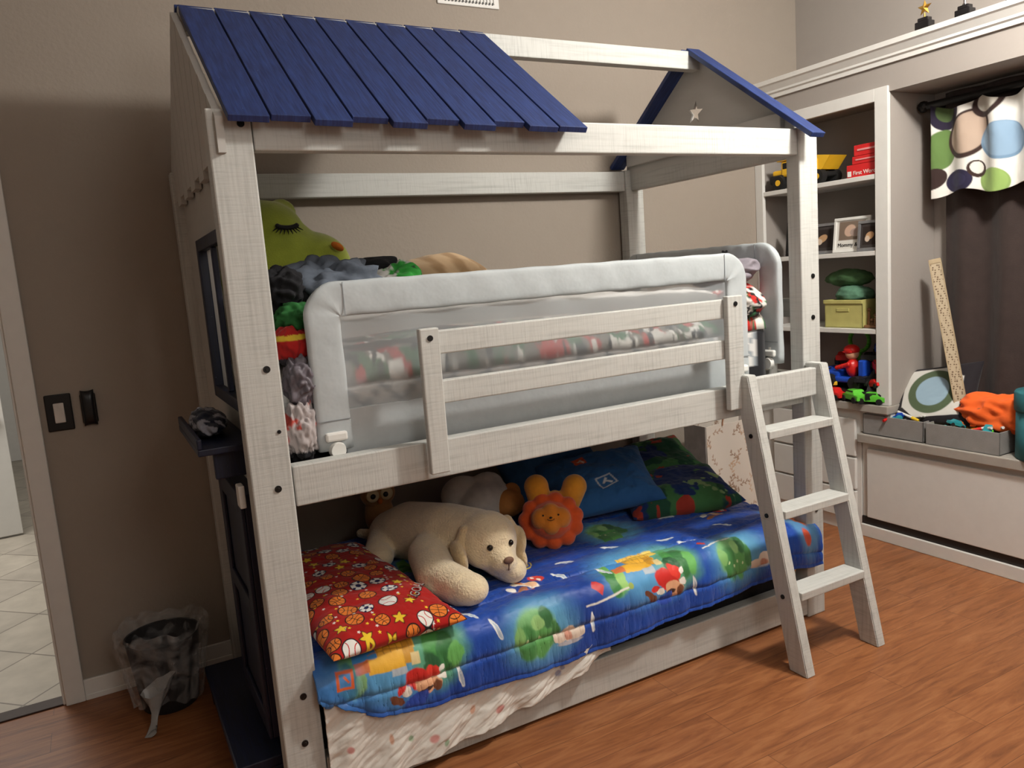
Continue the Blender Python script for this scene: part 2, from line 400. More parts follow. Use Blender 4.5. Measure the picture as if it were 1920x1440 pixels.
dr=thing('drawer_cabinet',(XB,.75,0),'white drawer cabinet built under the grey counter','cabinet')
boxes('cabinet_body',[(XB+.015,XR-.002,.455,YB-.002,.0,.619),(XB+.015,XR-.002,Y0,.455,.515,.619)],whitem,dr,bev=.002)
for a,b in ((.39,.575),(.225,.38),(.07,.215)):
    boxes('drawer',[(XB-.004,XB+.014,.475,.985,a,b)],whitem,dr,bev=.004)
be=thing('window_bench',(XB,-.6,0),'long white storage bench with grey top beneath the window','bench')
boxes('bench_top',[(XB-.02,XR-.002,YF+.3,.452,.468,.512)],cn,be,bev=.005,label='grey-beige bench top')
boxes('bench_body',[(XB+.02,XR-.002,YF+.32,.452,.07,.467)],whitem,be,bev=.002)
boxes('drawer_front',[(XB,XB+.019,-1.2,.415,.10,.44)],whitem,be,bev=.004)
boxes('drawer_front',[(XB,XB+.019,-2.9,-1.22,.10,.44)],whitem,be,bev=.004)
boxes('toe_kick',[(XB+.012,XB+.03,YF+.32,.45,.06,.098)],mat('shadow_gap',(46,42,40)),be,bev=0,label='dark shadow gap strip')
boxes('plinth',[(XB+.0,XB+.02,YF+.32,.45,0,.06)],whitem,be,bev=.003)
struct('window_1',[(XR-.02,XR,-1.5,.15,.9,1.9)],mat('night_glass',(20,22,28),rough=.1,bump=0))
bm=bmesh.new(); add_cyl(bm,(3.06,.27,1.985),(3.06,-1.6,1.985),.016)
for y in (.22,-1.55): add_box(bm,3.05,XR,y,y+.02,1.975,1.995)
add_sph(bm,(3.06,.268,1.985),.026,2)
from_bm('curtain_rod',bm,blackm,smooth=False,label='black metal curtain rod across the window niche',category='curtain rod')
yy=np.linspace(.205,-1.5,640);zz=np.linspace(0,1,120)
YY,ZZ=np.meshgrid(yy,zz,indexing='ij')
cur=thing('window_curtain',(3.1,-.3,.6),'dark brown curtain hanging in soft folds below a patterned valance','curtain')
Zc=2.03-ZZ*1.45
Xc=3.115+.024*np.sin(YY*34+.8*np.sin(ZZ*3))*(.5+.5*ZZ)+.014*(fbm(YY*12+30,ZZ*3,3)-.5)
grid_mesh('curtain_panel',Xc,YY,Zc,None,mat('brown_curtain',(54,43,40),rough=.9,var=.12,bump=.3,bscale=200,sheen=.1),cur,solid=.002)
Zv=1.975-ZZ*.385-.030*np.abs(np.sin(YY*15))*(1-ZZ)+.014*np.sin(YY*24)*ZZ
Xv=3.062+.018*np.sin(YY*46+1+.7*np.sin(ZZ*2))*(1.15-.5*ZZ)+.012*(fbm(YY*14+30,ZZ*3,8)-.5)
def paint_val(Y,Z):
    A=base_col(Y,(222,220,214))
    for i,(cy,cz,r1,r2,c,c2) in enumerate([(.15,1.94,.08,.05,(40,34,52),(78,96,60)),(.17,1.78,.085,.0,(96,124,70),(122,140,82)),(.05,1.83,.105,.088,(58,42,38),(176,156,140)),(-.03,1.95,.075,.055,(54,40,38),(190,186,176)),
        (.20,1.66,.055,.0,(54,40,38),(122,140,82)),(.09,1.64,.060,.035,(40,36,60),(46,44,70)),(-.09,1.78,.095,.085,(112,140,166),(134,160,184)),(-.06,1.62,.065,.057,(130,156,90),(140,168,96)),(.015,1.68,.04,.028,(58,42,38),(218,216,208))]):
        ell(A,Y,Z,cy,cz,r1*.8,r1,.3*i,c,.03)
        if r2: ell(A,Y,Z,cy,cz+.005,r2*.8,r2,.3*i,c2,.04)
    for i in range(24):
        cy=-.2-rng.rand()*1.3;cz=1.62+rng.rand()*.33;r=.05+rng.rand()*.05
        c=[(48,36,34),(134,160,184),(130,156,90),(176,160,146)][i%4]
        ell(A,Y,Z,cy,cz,r*.8,r,.3*i,c,.03)
        if i%2: ell(A,Y,Z,cy,cz,r*.5,r*.7,.3*i,(214,212,204),.03)
    return A
fab=cloth_attr('printed_fabric')
grid_mesh('valance',Xv-.03,YY,Zv,paint_val(YY,Zv),fab,cur,solid=.002,label='white valance printed with green, blue and brown circles')
# ------------------------------------------------------------------ bunk bed
L=2.05;W=1.056;H1=1.818
bed=thing('bunk_bed',(L/2,W/2,0),'white-painted wooden house bunk bed with navy slatted half roof','bunk bed')
pw=.097
posts=[(-.008,pw-.003,0,.06),(L-pw+.005,L,0,.06),(0,pw,W-.06,W),(L-pw,L,W-.06,W)]
P=[]
for (a,b,c,d) in posts:
    P.append(boxes('post',[(a,b,c,d,0,H1+.005)],wz,bed,bev=.004))
def bolts(par,lst,r=.009,ax='y'):
    for (x,y,z) in lst:
        bm=bmesh.new()
        d=Vector((0,-1,0)) if ax=='y' else Vector((-1,0,0))
        p=Vector((x,y,z)); add_cyl(bm,p,p+d*.003,r,r*.95,20); add_cyl(bm,p+d*.003,p+d*.0045,r*.5,r*.4,6)
        from_bm('bolt',bm,blackm,par,label='black bolt head')
bolts(P[0],[(.07,0,1.79),(.062,0,1.20),(.055,0,.895),(.055,0,.33),(.045,0,.2)])
bolts(P[0],[(.074,0,1.04)],.005)
bolts(P[1],[(2.015,0,1.30),(2.012,0,1.15),(2.01,0,.42)])
boxes('top_rail',[(pw,L-pw+.005,.006,.05,H1-.089,H1)],wx,bed,bev=.004)
boxes('top_rail',[(pw,L-pw,W-.05,W-.006,H1-.089,H1)],wx,bed,bev=.004)
boxes('top_rail',[(L-.07,L-.03,.06,W-.06,H1-.089,H1)],wy,bed,bev=.004)
boxes('top_rail',[(.032,.06,.06,W-.06,H1-.089,H1)],wy,bed,bev=.004)
boxes('middle_rail',[(pw,L-pw+.005,.004,.05,.838,.945)],wx,bed,bev=.004)
boxes('middle_rail',[(pw,L-pw,W-.05,W-.006,.838,.945)],wx,bed,bev=.004)
boxes('middle_rail',[(L-.07,L-.03,.06,W-.06,.838,.945)],wy,bed,bev=.004)
boxes('bottom_rail',[(pw,L-pw+.005,.004,.05,.01,.135)],wx,bed,bev=.004)
boxes('bottom_rail',[(pw,L-pw,W-.05,W-.006,.01,.135)],wx,bed,bev=.004)
boxes('bottom_rail',[(L-.07,L-.03,.06,W-.06,.01,.135)],wy,bed,bev=.004)
boxes('mattress_deck',[(.06,L-.07,.05,W-.05,.868,.893)],wx,bed,bev=.002)
boxes('mattress_deck',[(.06,L-.07,.05,W-.05,.04,.06)],wx,bed,bev=.002)
boxes('guard_rail_end',[(L-.045,L-.03,.06,W-.06,1.15,1.22)],wy,bed,bev=.003)
g=boxes('guard_rail',[(.47,1.60,-.022,.002,1.187,1.252),(.47,1.60,-.022,.002,1.05,1.115)],wx,bed,bev=.004,label='two horizontal guard slats between short uprights')
gu1=boxes('upright',[(.455,.512,-.046,-.023,.862,1.262)],wz,g,bev=.004)
gu2=boxes('upright',[(1.552,1.62,-.046,-.023,.875,1.262)],wz,g,bev=.004)
bm=bmesh.new();add_cyl(bm,(.484,-.046,1.235),(.484,-.049,1.235),.008);from_bm('bolt',bm,blackm,g)
bm=bmesh.new();add_cyl(bm,(1.586,-.046,1.235),(1.586,-.049,1.235),.008);from_bm('bolt',bm,blackm,g)
# roof
RY=.53;RZ=2.232;EY=-.040;EZ=1.818
bm=bmesh.new()
sl=math.atan2(RZ-EZ,RY-EY);ln=math.hypot(RZ-EZ,RY-EY)
x=.03
for i in range(10):
    w=.0985; ext=(.020,.014,.034,.012,.036,.012,.038,.014,.038,.036)[i]
    M=Matrix.Translation((0,RY,RZ-.020))@Matrix.Rotation(sl,4,'X')@Matrix.Translation((x+w/2,0,.004))@Matrix.Rotation(math.radians(1.1),4,'Y')
    add_box(bm,-w/2+.0022,w/2-.0022,-ln-ext,0,-.0085,.0085,.0015,M)
    x+=w
from_bm('roof',bm,blue,bed,label='navy-stained slatted roof panel')
boxes('ridge_beam',[(.03,1.985,RY-.02,RY+.025,2.145,2.215)],wx,bed,bev=.003)
def rafter(x0,x1,side,z=0,label='navy rafter board'):
    bm=bmesh.new()
    M=Matrix.Translation((0,RY,RZ-.018+z))@Matrix.Rotation(sl if side<0 else -sl,4,'X')
    l=ln+.045 if side<0 else (W+.0-RY)/math.cos(sl)
    if side<0: add_box(bm,x0,x1,-l,0,0,.018,.002,M)
    else: add_box(bm,x0,x1,0,l,0,.018,.002,M)
    return from_bm('rafter',bm,blue,bed,label=label)
rafter(1.925,1.99,-1);rafter(1.915,1.99,1);rafter(.025,.06,1)
def gable_star():
    cu=bpy.data.curves.new('g','CURVE');cu.dimensions='2D';cu.fill_mode='BOTH';cu.extrude=.006
    def sp(pts):
        s=cu.splines.new('POLY');s.points.add(len(pts)-1)
        for i,p in enumerate(pts): s.points[i].co=(p[0],p[1],0,1)
        s.use_cyclic_u=True
    ta=math.tan(sl)
    zt=lambda y:RZ-.022-abs(y-RY)*ta
    sp([(.04,1.80),(1.02,1.80),(1.02,zt(1.02)),(RY,zt(RY)),(.04,zt(.04))])
    st=[]
    for i in range(10):
        r=.048 if i%2==0 else .019;a=math.pi/2+i*math.pi/5+.15
        st.append((.545+r*math.cos(a),1.985+r*math.sin(a)))
    sp(st)
    ob=bpy.data.objects.new('t',cu);COL.objects.link(ob);bpy.context.view_layer.update()
    me=bpy.data.meshes.new_from_object(ob.evaluated_get(bpy.context.evaluated_depsgraph_get()));bpy.data.objects.remove(ob)
    me.transform(Matrix(((0,0,1,1.985),(1,0,0,0),(0,1,0,0),(0,0,0,1))))
    me.materials.clear();me.materials.append(panelm)
    return link(bpy.data.objects.new('gable_panel',me),bed,label='triangular gable panel with a star cut-out')
gable_star()
boxes('gable_crossboard',[(1.955,1.978,.08,.99,1.835,1.89)],panelm,bed,bev=.003)
bm=bmesh.new();ta=math.tan(sl)
y=-.02;i=0
while y<1.03:
    y2=min(y+.098,1.05)
    za=RZ-.03-abs(y-RY)*ta;zb=RZ-.03-abs(y2-RY)*ta;z0=1.72-(.02 if i%2 else 0)
    x0,x1=.010,.028
    pts=[(y+.003,z0),(y2-.003,z0),(y2-.003,zb)]
    if y<RY<y2: pts.append((RY,RZ-.03))
    pts.append((y+.003,za))
    a=[bm.verts.new((x0,p[0],p[1])) for p in pts];b=[bm.verts.new((x1,p[0],p[1])) for p in pts]
    bm.faces.new(a[::-1]);bm.faces.new(b)
    for j in range(len(pts)): bm.faces.new((a[j],a[(j+1)%len(pts)],b[(j+1)%len(pts)],b[j]))
    y=y2;i+=1
bmesh.ops.recalc_face_normals(bm,faces=bm.faces)
from_bm('gable_boards',bm,panelm,bed,label='vertical tongue boards closing the gable')
boxes('end_panel',[(.032,.045,.06,.16,.14,1.73),(.032,.045,.57,.996,.14,1.73),(.032,.045,.16,.57,1.53,1.73),(.032,.045,.16,.57,.14,1.10)],panelm,bed,bev=.001,label='end wall panel with a window opening')
wf=boxes('window_frame',[(.006,.032,.12,.155,1.08,1.56),(.006,.032,.565,.60,1.08,1.56),(.006,.032,.155,.565,1.525,1.56),(.006,.032,.155,.565,1.08,1.115),(.014,.03,.345,.36,1.115,1.525)],navy,bed,bev=.003,label='navy window frame with centre mullion')
boxes('window_shelf',[(-.11,.032,.12,.60,.985,1.003),(-.11,-.097,.12,.60,1.003,1.03),(-.07,.032,.16,.18,.91,.985),(-.07,.032,.54,.56,.91,.985)],navy,bed,bev=.003,label='navy shelf on brackets beneath the window')
dd=boxes('play_door',[(-.012,.032,.14,.56,.16,.86),(-.022,-.012,.14,.20,.16,.86),(-.022,-.012,.50,.56,.16,.86),(-.022,-.012,.20,.50,.80,.86),(-.022,-.012,.20,.50,.16,.22),(-.022,-.012,.20,.50,.5,.55)],navy,bed,bev=.003,label='small navy panelled play door')
boxes('door_hinge',[(-.03,-.014,.08,.125,.84,.90)],whitem,dd,bev=.003,label='white hinge plate')
boxes('door_step',[(-.12,.03,.12,.80,.09,.12),(-.02,.03,.12,.80,.0,.09),(-.11,-.09,.14,.18,0,.09),(-.11,-.09,.74,.78,0,.09)],navy,bed,bev=.004,label='navy step board at the foot of the end wall')
crumple('folded_cloth',(-.05,.38,1.035),(.045,.16,.035),fab,seed=5,zmin=1.004,paint=lambda X,Y,Z:(lambda A:(blend(A,(fbm(Y*30+40,X*30+Z*30+40,4)>.42).astype(float),(26,30,48)),A)[1])(base_col(X,(140,140,150))),label='black and white patterned cloth on the blue shelf',category='cloth',sub=5)
def ladder():
    bm=bmesh.new()
    zt=.99
    for x0 in (1.602,1.957):
        pts=[(-.075,zt),( -.005,zt),(-.225,0),(-.300,0)]
        a=[bm.verts.new((x0,p[0],p[1])) for p in pts];b=[bm.verts.new((x0+.04,p[0],p[1])) for p in pts]
        bm.faces.new(a);bm.faces.new(b[::-1])
        for j in range(4): bm.faces.new((a[j],b[j],b[(j+1)%4],a[(j+1)%4]))
    bmesh.ops.recalc_face_normals(bm,faces=bm.faces)
    bmesh.ops.bevel(bm,geom=list(bm.edges),offset=.003,segments=2,affect='EDGES')
    o=from_bm('ladder',bm,wz,bed,label='slanted ladder side rails')
    boxes('cross_board',[(1.642,1.957,-.058,-.028,.875,.975)],wx,o,bev=.004)
    for z in (.80,.535,.268):
        yc=-.04-(.99-z)*(.225/.99)
        boxes('rung',[(1.642,1.957,yc-.045,yc+.04,z-.028,z)],wx,o,bev=.003)
        bolts(o,[(1.602,yc,z-.015)],.008,'x')
ladder()
# ------------------------------------------------------------------ mesh bed guards
def mesh_mat():
    m,nt,b=new_mat('guard_mesh');L=nt.links.new
    b.inputs['Base Color'].default_value=rgba((200,206,210));b.inputs['Roughness'].default_value=.7
    tr=N(nt,'ShaderNodeBsdfTransparent');mx=N(nt,'ShaderNodeMixShader')
    tc=N(nt,'ShaderNodeTexCoord');wv=N(nt,'ShaderNodeTexNoise');wv.inputs['Scale'].default_value=4
    L(tc.outputs['Object'],wv.inputs['Vector'])
    mr=N(nt,'ShaderNodeMapRange');mr.inputs['To Min'].default_value=.30;mr.inputs['To Max'].default_value=.48
    L(wv.outputs['Fac'],mr.inputs[0]);L(mr.outputs[0],mx.inputs[0]);L(tr.outputs[0],mx.inputs[1]);L(b.outputs[0],mx.inputs[2])
    L(mx.outputs[0],nt.nodes['Material Output'].inputs['Surface'])
    return m
mm=mesh_mat()
pad=mat('grey_padded_fabric',(178,185,188),rough=.65,var=.04,bump=.35,bscale=14,bdist=.01,sheen=.1)
wplast=mat('white_plastic',(226,226,222),rough=.35,bump=0,var=.01)
def guard(length,M,label,legs=True,logo=False):
    t=thing('bed_guard',M@Vector((length/2,0,0)),label,'bed guard')
    h=.47
    def tube(path,w,th,name,parent):
        bm=bmesh.new();rings=[]
        for i,(p,nrm) in enumerate(path):
            ring=[]
            for j in range(20):
                a=2*math.pi*j/20;ca,sa=math.cos(a),math.sin(a)
                sgn=lambda v:math.copysign(abs(v)**.45,v)
                off=w/2*sgn(ca)*(1+.02*math.sin(i*1.1+1));dy=th/2*sgn(sa)*(1+.10*math.sin(i*1.3+ca*2))
                q=Vector((p[0]+nrm[0]*off,dy,p[1]+nrm[1]*off));ring.append(bm.verts.new(M@q))
            rings.append(ring)
        for a,b in zip(rings[:-1],rings[1:]):
            for j in range(20): bm.faces.new((a[j],a[(j+1)%20],b[(j+1)%20],b[j]))
        bm.faces.new(rings[0]);bm.faces.new(rings[-1][::-1])
        bmesh.ops.recalc_face_normals(bm,faces=bm.faces)
        return from_bm(name,bm,pad,parent,smooth=True)
    w=.095;path=[];c=w/2
    for z in np.linspace(.02,h-w-.0,12): path.append(((c,z),(-1,0)))
    for k in range(1,9):
        a=k/8*math.pi/2
        path.append(((w-c*math.cos(a),h-w+c*math.sin(a)),(-math.cos(a),math.sin(a))))
    for x in np.linspace(w+.03,length-w-.03,48): path.append(((x,h-c),(0,1)))
    for k in range(0,9):
        a=math.pi/2-k/8*math.pi/2
        path.append(((length-w+c*math.cos(a),h-w+c*math.sin(a)),(math.cos(a),math.sin(a))))
    for z in np.linspace(h-w-.03,.02,12): path.append(((length-c,z),(1,0)))
    pf=tube(path,w,.032,'padded_frame',t); pf['label']='light grey padded frame sleeve'
    sm_=mat('seam_grey',(140,146,150),bump=0)
    for xx in (w+.012,length-w-.012):
        bm=bmesh.new();add_box(bm,xx-.001,xx+.001,-.0180,-.0165,h-w+.0,h-.004,0,M);from_bm('seam',bm,sm_,t)
    for (xa,xb) in ((.004,w-.003),(length-w+.003,length-.004)):
        bm=bmesh.new();add_box(bm,xa,xb,-.0180,-.0165,.10,.102,0,M);from_bm('seam',bm,sm_,t)
    bm=bmesh.new()
    nx,nz=60,12
    vv=[[bm.verts.new(M@Vector((w*.8+(length-1.6*w)*i/nx,.004*math.sin(i*.6),.12+(h-w-.11)*j/nz))) for j in range(nz+1)] for i in range(nx+1)]
    for i in range(nx):
        for j in range(nz): bm.faces.new((vv[i][j],vv[i+1][j],vv[i+1][j+1],vv[i][j+1]))
    from_bm('mesh_panel',bm,mm,t,smooth=True,label='semi-transparent white mesh')
    bm=bmesh.new();add_box(bm,w*.8,length-w*.8,-.004,.004,.0,.125,.003,M);from_bm('lower_skirt',bm,pad,t,label='light grey fabric skirt')
    if legs:
        for xx in (c,length-c):
            bm=bmesh.new();add_cyl(bm,M@Vector((xx,-.0,-.035)),M@Vector((xx,0,.08)),.016)
            add_box(bm,xx-.03,xx+.03,-.028,.01,.045,.07,.006,M)
            add_cyl(bm,M@Vector((xx,-.015,.02)),M@Vector((xx,-.032,.02)),.024,.02)
            from_bm('clamp_leg',bm,wplast,t,smooth=False,label='white plastic clamp leg')
    if logo:
        lm=mat('print_grey',(70,72,76),bump=0)
        Mr=M@Matrix.Translation((length-.26,-.0195,h-.062))@Matrix.Rotation(math.pi/2,4,'X')
        text('lettering',"ComfyBumpy",.026,Mr,lm,t,label='dark grey brand lettering')
        bm=bmesh.new()
        for (a,b,r) in ((0,0,.011),(-.010,.010,.005),(.010,.010,.005)):
            p=M@Vector((length-.26+a,-.0175,h-.032+b));q=M@Vector((length-.26+a,-.0205,h-.032+b));add_cyl(bm,p,q,r)
        from_bm('bear_mark',bm,lm,t,label='small bear head mark')
    return t
guard(1.57,TR((.185,.078,.935)),'long light grey padded mesh guard on the upper bunk',True)
guard(.93,Matrix.Translation((1.928,1.0,.965))@Matrix.Rotation(-math.pi/2,4,'Z'),'grey padded mesh guard with a small logo at the bunk end',True,True)
# ------------------------------------------------------------------ upper bedding
def up_paint(X,Y,Z):
    A=base_col(X,(212,212,210))
    geo=((np.abs(((X*9+Z*9)%1)-.5)<.10)|(np.abs(((X*9-Z*9)%1)-.5)<.10)).astype(float)
    blend(A,geo*.8,(120,132,142)); blend(A,(Z<.985).astype(float),(26,26,30))
    blend(A,((X>1.83)&(Z<1.12)).astype(float),(26,26,30))
    return A
def rounded_box_obj(name,x0,x1,y0,y1,z0,z1,m,paint=None,bev=.04,**k):
    bm=bmesh.new();add_box(bm,x0,x1,y0,y1,z0,z1,bev)
    es=[e for e in bm.edges if e.calc_length()>.3]
    bmesh.ops.subdivide_edges(bm,edges=es,cuts=90,use_grid_fill=True)
    es=[e for e in bm.edges if abs(e.verts[0].co.z-e.verts[1].co.z)>.05]
    bmesh.ops.subdivide_edges(bm,edges=es,cuts=24,use_grid_fill=True)
    o=from_bm(name,bm,m,smooth=True,**k)
    if paint:
        me=o.data;n=len(me.vertices);co=np.zeros(n*3,np.float32);me.vertices.foreach_get('co',co);co=co.reshape(-1,3)
        A=paint(co[:,0],co[:,1],co[:,2]);at=me.color_attributes.new('Col','FLOAT_COLOR','POINT')
        at.data.foreach_set('color',np.concatenate([A,np.ones((n,1))],1).astype(np.float32).ravel())
    return o
rounded_box_obj('mattress',.10,1.90,.105,1.0,.894,1.15,fab,up_paint,label='white and black mattress with geometric quilting on the upper bunk',category='mattress')
def camo(X,Y,Z=None,base=(120,116,108)):
    A=base_col(X,base);Z=0 if Z is None else Z
    a=fbm(X*18+Z*11+50,Y*18+Z*17+50,11);b=fbm(X*18+40+Z*13,Y*18+Z*9+50,21);c=fbm(X*26+Z*11+50,Y*26+12+50,31);d=fbm(X*34+3+50,Y*34+Z*30+50,41)
    blend(A,sstep(.5,.53,a),(52,100,62));blend(A,sstep(.53,.56,b),(180,44,38));blend(A,sstep(.56,.59,c),(220,218,212));blend(A,sstep(.57,.60,d),(24,24,28))
    return A
u=np.linspace(.14,1.88,380);v=np.linspace(0,1,160);U,V=np.meshgrid(u,v,indexing='ij')
zz=1.175+.05*fbm(U*5,V*5,2)+.02*np.sin(U*3)
Yb=.100+V*.87
fr=np.clip(V/.08,0,1)
Zb=1.12+(zz-1.12)*np.sqrt(1-(1-fr)**2)+.012*(fbm(U*20,V*14,3)-.5)
grid_mesh('blanket',U,Yb,Zb,camo(U*1.0,V*.86),fab,solid=.010,label='crumpled printed blanket in red, green and black on the upper bunk',category='blanket')
u=np.linspace(.3,1.82,300);v=np.linspace(0,1,80);U,V=np.meshgrid(u,v,indexing='ij')
th=V*math.pi
rr=.045+.02*fbm(U*6,V*3,5)+.01*(fbm(U*24,V*9,6)-.5)
grid_mesh('bed_sheet',U,.240-.085*np.cos(th),1.225+rr*1.25*np.sin(th)+.03*np.sin(U*2.2),base_col(U,(206,204,200)),fab,solid=.006,label='rolled white sheet lying along the upper mattress',category='bed sheet')
gp=thing('plush_bird',(.26,.68,1.2),'large lime-green plush bird with closed lashes and orange beak','plush toy')
lime=mat('lime_plush',(158,172,58),rough=.95,var=.1,bump=.5,bscale=220,sheen=.4)
blob('plush_body',[((.26,.70,1.44),(.18,.15,.20),(0,.25,0)),((.24,.70,1.57),(.13,.11,.12)),((.38,.68,1.46),(.13,.12,.12)),((.22,.70,1.655),(.04,.03,.04)),((.31,.72,1.66),(.045,.025,.035),(0,.5,0))],lime,.009,gp,10)
bm=bmesh.new()
ec=Vector((.285,.582,1.60))
for i in range(9):
    a=-.9+i*.22
    add_cyl(bm,(ec.x+.034*math.sin(a),ec.y+.003*abs(a),ec.z-.012*math.cos(a)),(ec.x+.062*math.sin(a),ec.y-.014+.006*abs(a),ec.z-.034*math.cos(a)),.0035,.001,8)
for i in range(16):
    a=-1.1+i*.146; add_sph(bm,(ec.x+.034*math.sin(a),ec.y,ec.z-.012*math.cos(a)),.008,2)
from_bm('closed_eye',bm,blackm,gp,label='black stitched closed eye with lashes')
blob('beak',[((.435,.56,1.52),(.024,.022,.012),(0,.6,0))],mat('orange_felt',(220,120,40),rough=.9),.004,gp)
crumple('hooded_sweater',(.335,.33,1.375),(.155,.11,.095),mat('slate_fleece',(92,100,112),rough=.95,var=.2,bump=.3,bscale=120),seed=2,amp=.40,freq=2.3,label='crumpled slate grey fleece sweater on the clothes pile',category='clothes')
crumple('black_jacket',(.50,.50,1.40),(.13,.08,.07),dark,seed=8,amp=.35,freq=2.0,label='crumpled black jacket draped over the pile',category='clothes')
crumple('green_shirt',(.19,.19,1.31),(.06,.06,.045),mat('green_jersey',(36,96,44),rough=.9,var=.3,bump=.2,bscale=90),seed=12,amp=.35,label='green crumpled jersey beside the bunk post',category='clothes')
crumple('graphic_shirt',(.57,.40,1.385),(.085,.06,.06),fab,seed=14,amp=.4,paint=lambda X,Y,Z:(lambda A:(blend(A,sstep(.5,.52,fbm(X*22+50,Z*22+Y*9+50,5)),(224,224,220)),blend(A,sstep(.58,.6,fbm(X*30+50,Z*30+50,9)),(30,34,36)),A)[2])(base_col(X,(58,160,66))),label='green, white and black crumpled graphic shirt',category='clothes')
crumple('striped_cushion',(.80,.62,1.36),(.20,.15,.12),fab,seed=17,amp=.12,freq=1.5,paint=lambda X,Y,Z:(lambda A:(blend(A,sstep(.1,.5,np.sin(X*70+Z*30)),(160,130,96)),A)[1])(base_col(X,(190,162,128))),label='tan striped plush cushion on the upper bunk',category='cushion')
crumple('black_shirt',(.18,.26,1.39),(.06,.07,.06),dark,seed=21,amp=.4,label='black crumpled shirt beside the grey sweater',category='clothes')
crumple('red_jacket',(.165,.15,1.240),(.05,.05,.055),fab,seed=23,amp=.25,paint=lambda X,Y,Z:(lambda A:(blend(A,((Z>1.258)&(Z<1.272)).astype(float),(222,190,60)),blend(A,(Z<1.21).astype(float),(60,56,62)),A)[2])(base_col(X,(176,36,34))),label='red jacket with yellow stripe by the post',category='clothes')
crumple('mauve_shirt',(.165,.105,1.145),(.045,.05,.065),mat('mauve_satin',(104,98,106),rough=.5,var=.08,bump=.05,nscale=1),seed=25,amp=.35,freq=2.8,label='mauve grey satin shirt stuffed at the mattress end',category='clothes')
crumple('printed_shirt',(.150,.09,1.02),(.045,.045,.080),fab,seed=27,amp=.32,freq=2.6,paint=lambda X,Y,Z:(lambda A:(blend(A,sstep(.60,.62,fbm(X*30+59,Z*30+50,19)),(176,70,60)),blend(A,(Z<.965).astype(float),(30,30,34)),A)[2])(base_col(X,(172,164,164))),label='pale printed shirt hanging beside the post',category='clothes')
crumple('grey_pillow',(1.80,.25,1.335),(.12,.15,.060),mat('mauve_grey',(128,122,130),rough=.8,var=.08,bump=.3,bscale=90),seed=31,amp=.2,label='mauve grey pillow stacked at the bunk foot',category='pillow')
crumple('printed_pillow',(1.80,.20,1.215),(.115,.12,.075),fab,seed=33,amp=.2,paint=lambda X,Y,Z:camo(X*1.5,Y*1.5,Z*1.5,(206,204,198)),label='white pillow printed with red and green figures',category='pillow')
# ------------------------------------------------------------------ lower bunk
rounded_box_obj('mattress',.075,1.975,.055,.985,.062,.33,dark,None,label='black-sided mattress on the lower bunk',category='mattress')
nx,nv=1200,680
xs=np.linspace(.085,2.0,nx)
top=.93
dl=np.interp(xs,[.085,.15,.25,.4,.7,1.0,1.4,1.8,2.0],[.07,.11,.16,.180,.195,.19,.165,.150,.14])
S=np.linspace(0,1,nv)
U=np.repeat(xs[:,None],nv,1)
tot=top+dl
A=tot[:,None]*S[None,:]
V=A-top
R=.045
yf=-.018
zt=.378+.028*fbm(U*2.2,V*2.2+9,61)+.014*(fbm(U*7,V*7+9,62)-.5)
zt=zt-.03*sstep(1.8,2.0,U)
def prof(V):
    s=V+R*math.pi/4
    ang=np.clip(s/R,0,math.pi/2)
    yy=np.where(s<0,-s,0); down=np.where(s>R*math.pi/2,s-R*math.pi/2,0)
    return yf+R-R*np.sin(ang)+yy, -(R-R*np.cos(ang))-down
Yc,dZ=prof(V)
ondr=sstep(-.02,.08,V)
hem=np.exp(-((V-dl[:,None]+.012)/.006)**2)
fold=(np.sin(U*17+4*fbm(U*3,V*2+5,63))*.4+np.sin(U*43+6*fbm(U*2,V*3+5,64))*.18)*.010+(fbm(U*26,V*7+9,65)-.5)*.014+(fbm(U*60,V*10+9,67)-.5)*.004
Yc=Yc-ondr*(.014+fold)+.004*hem
Zc=zt+dZ
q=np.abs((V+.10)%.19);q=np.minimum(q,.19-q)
puff=-.010*np.exp(-(q/.008)**2)
pk=(fbm(U*45,V*6+9,68)-.5)*.010*np.exp(-(q/.035)**2)
Zc=Zc+(puff+pk)*(1-ondr);Yc=Yc-(puff+pk)*ondr
Zc=Zc+(1-ondr)*((fbm(U*15,V*24+9,66)-.5)*.018)
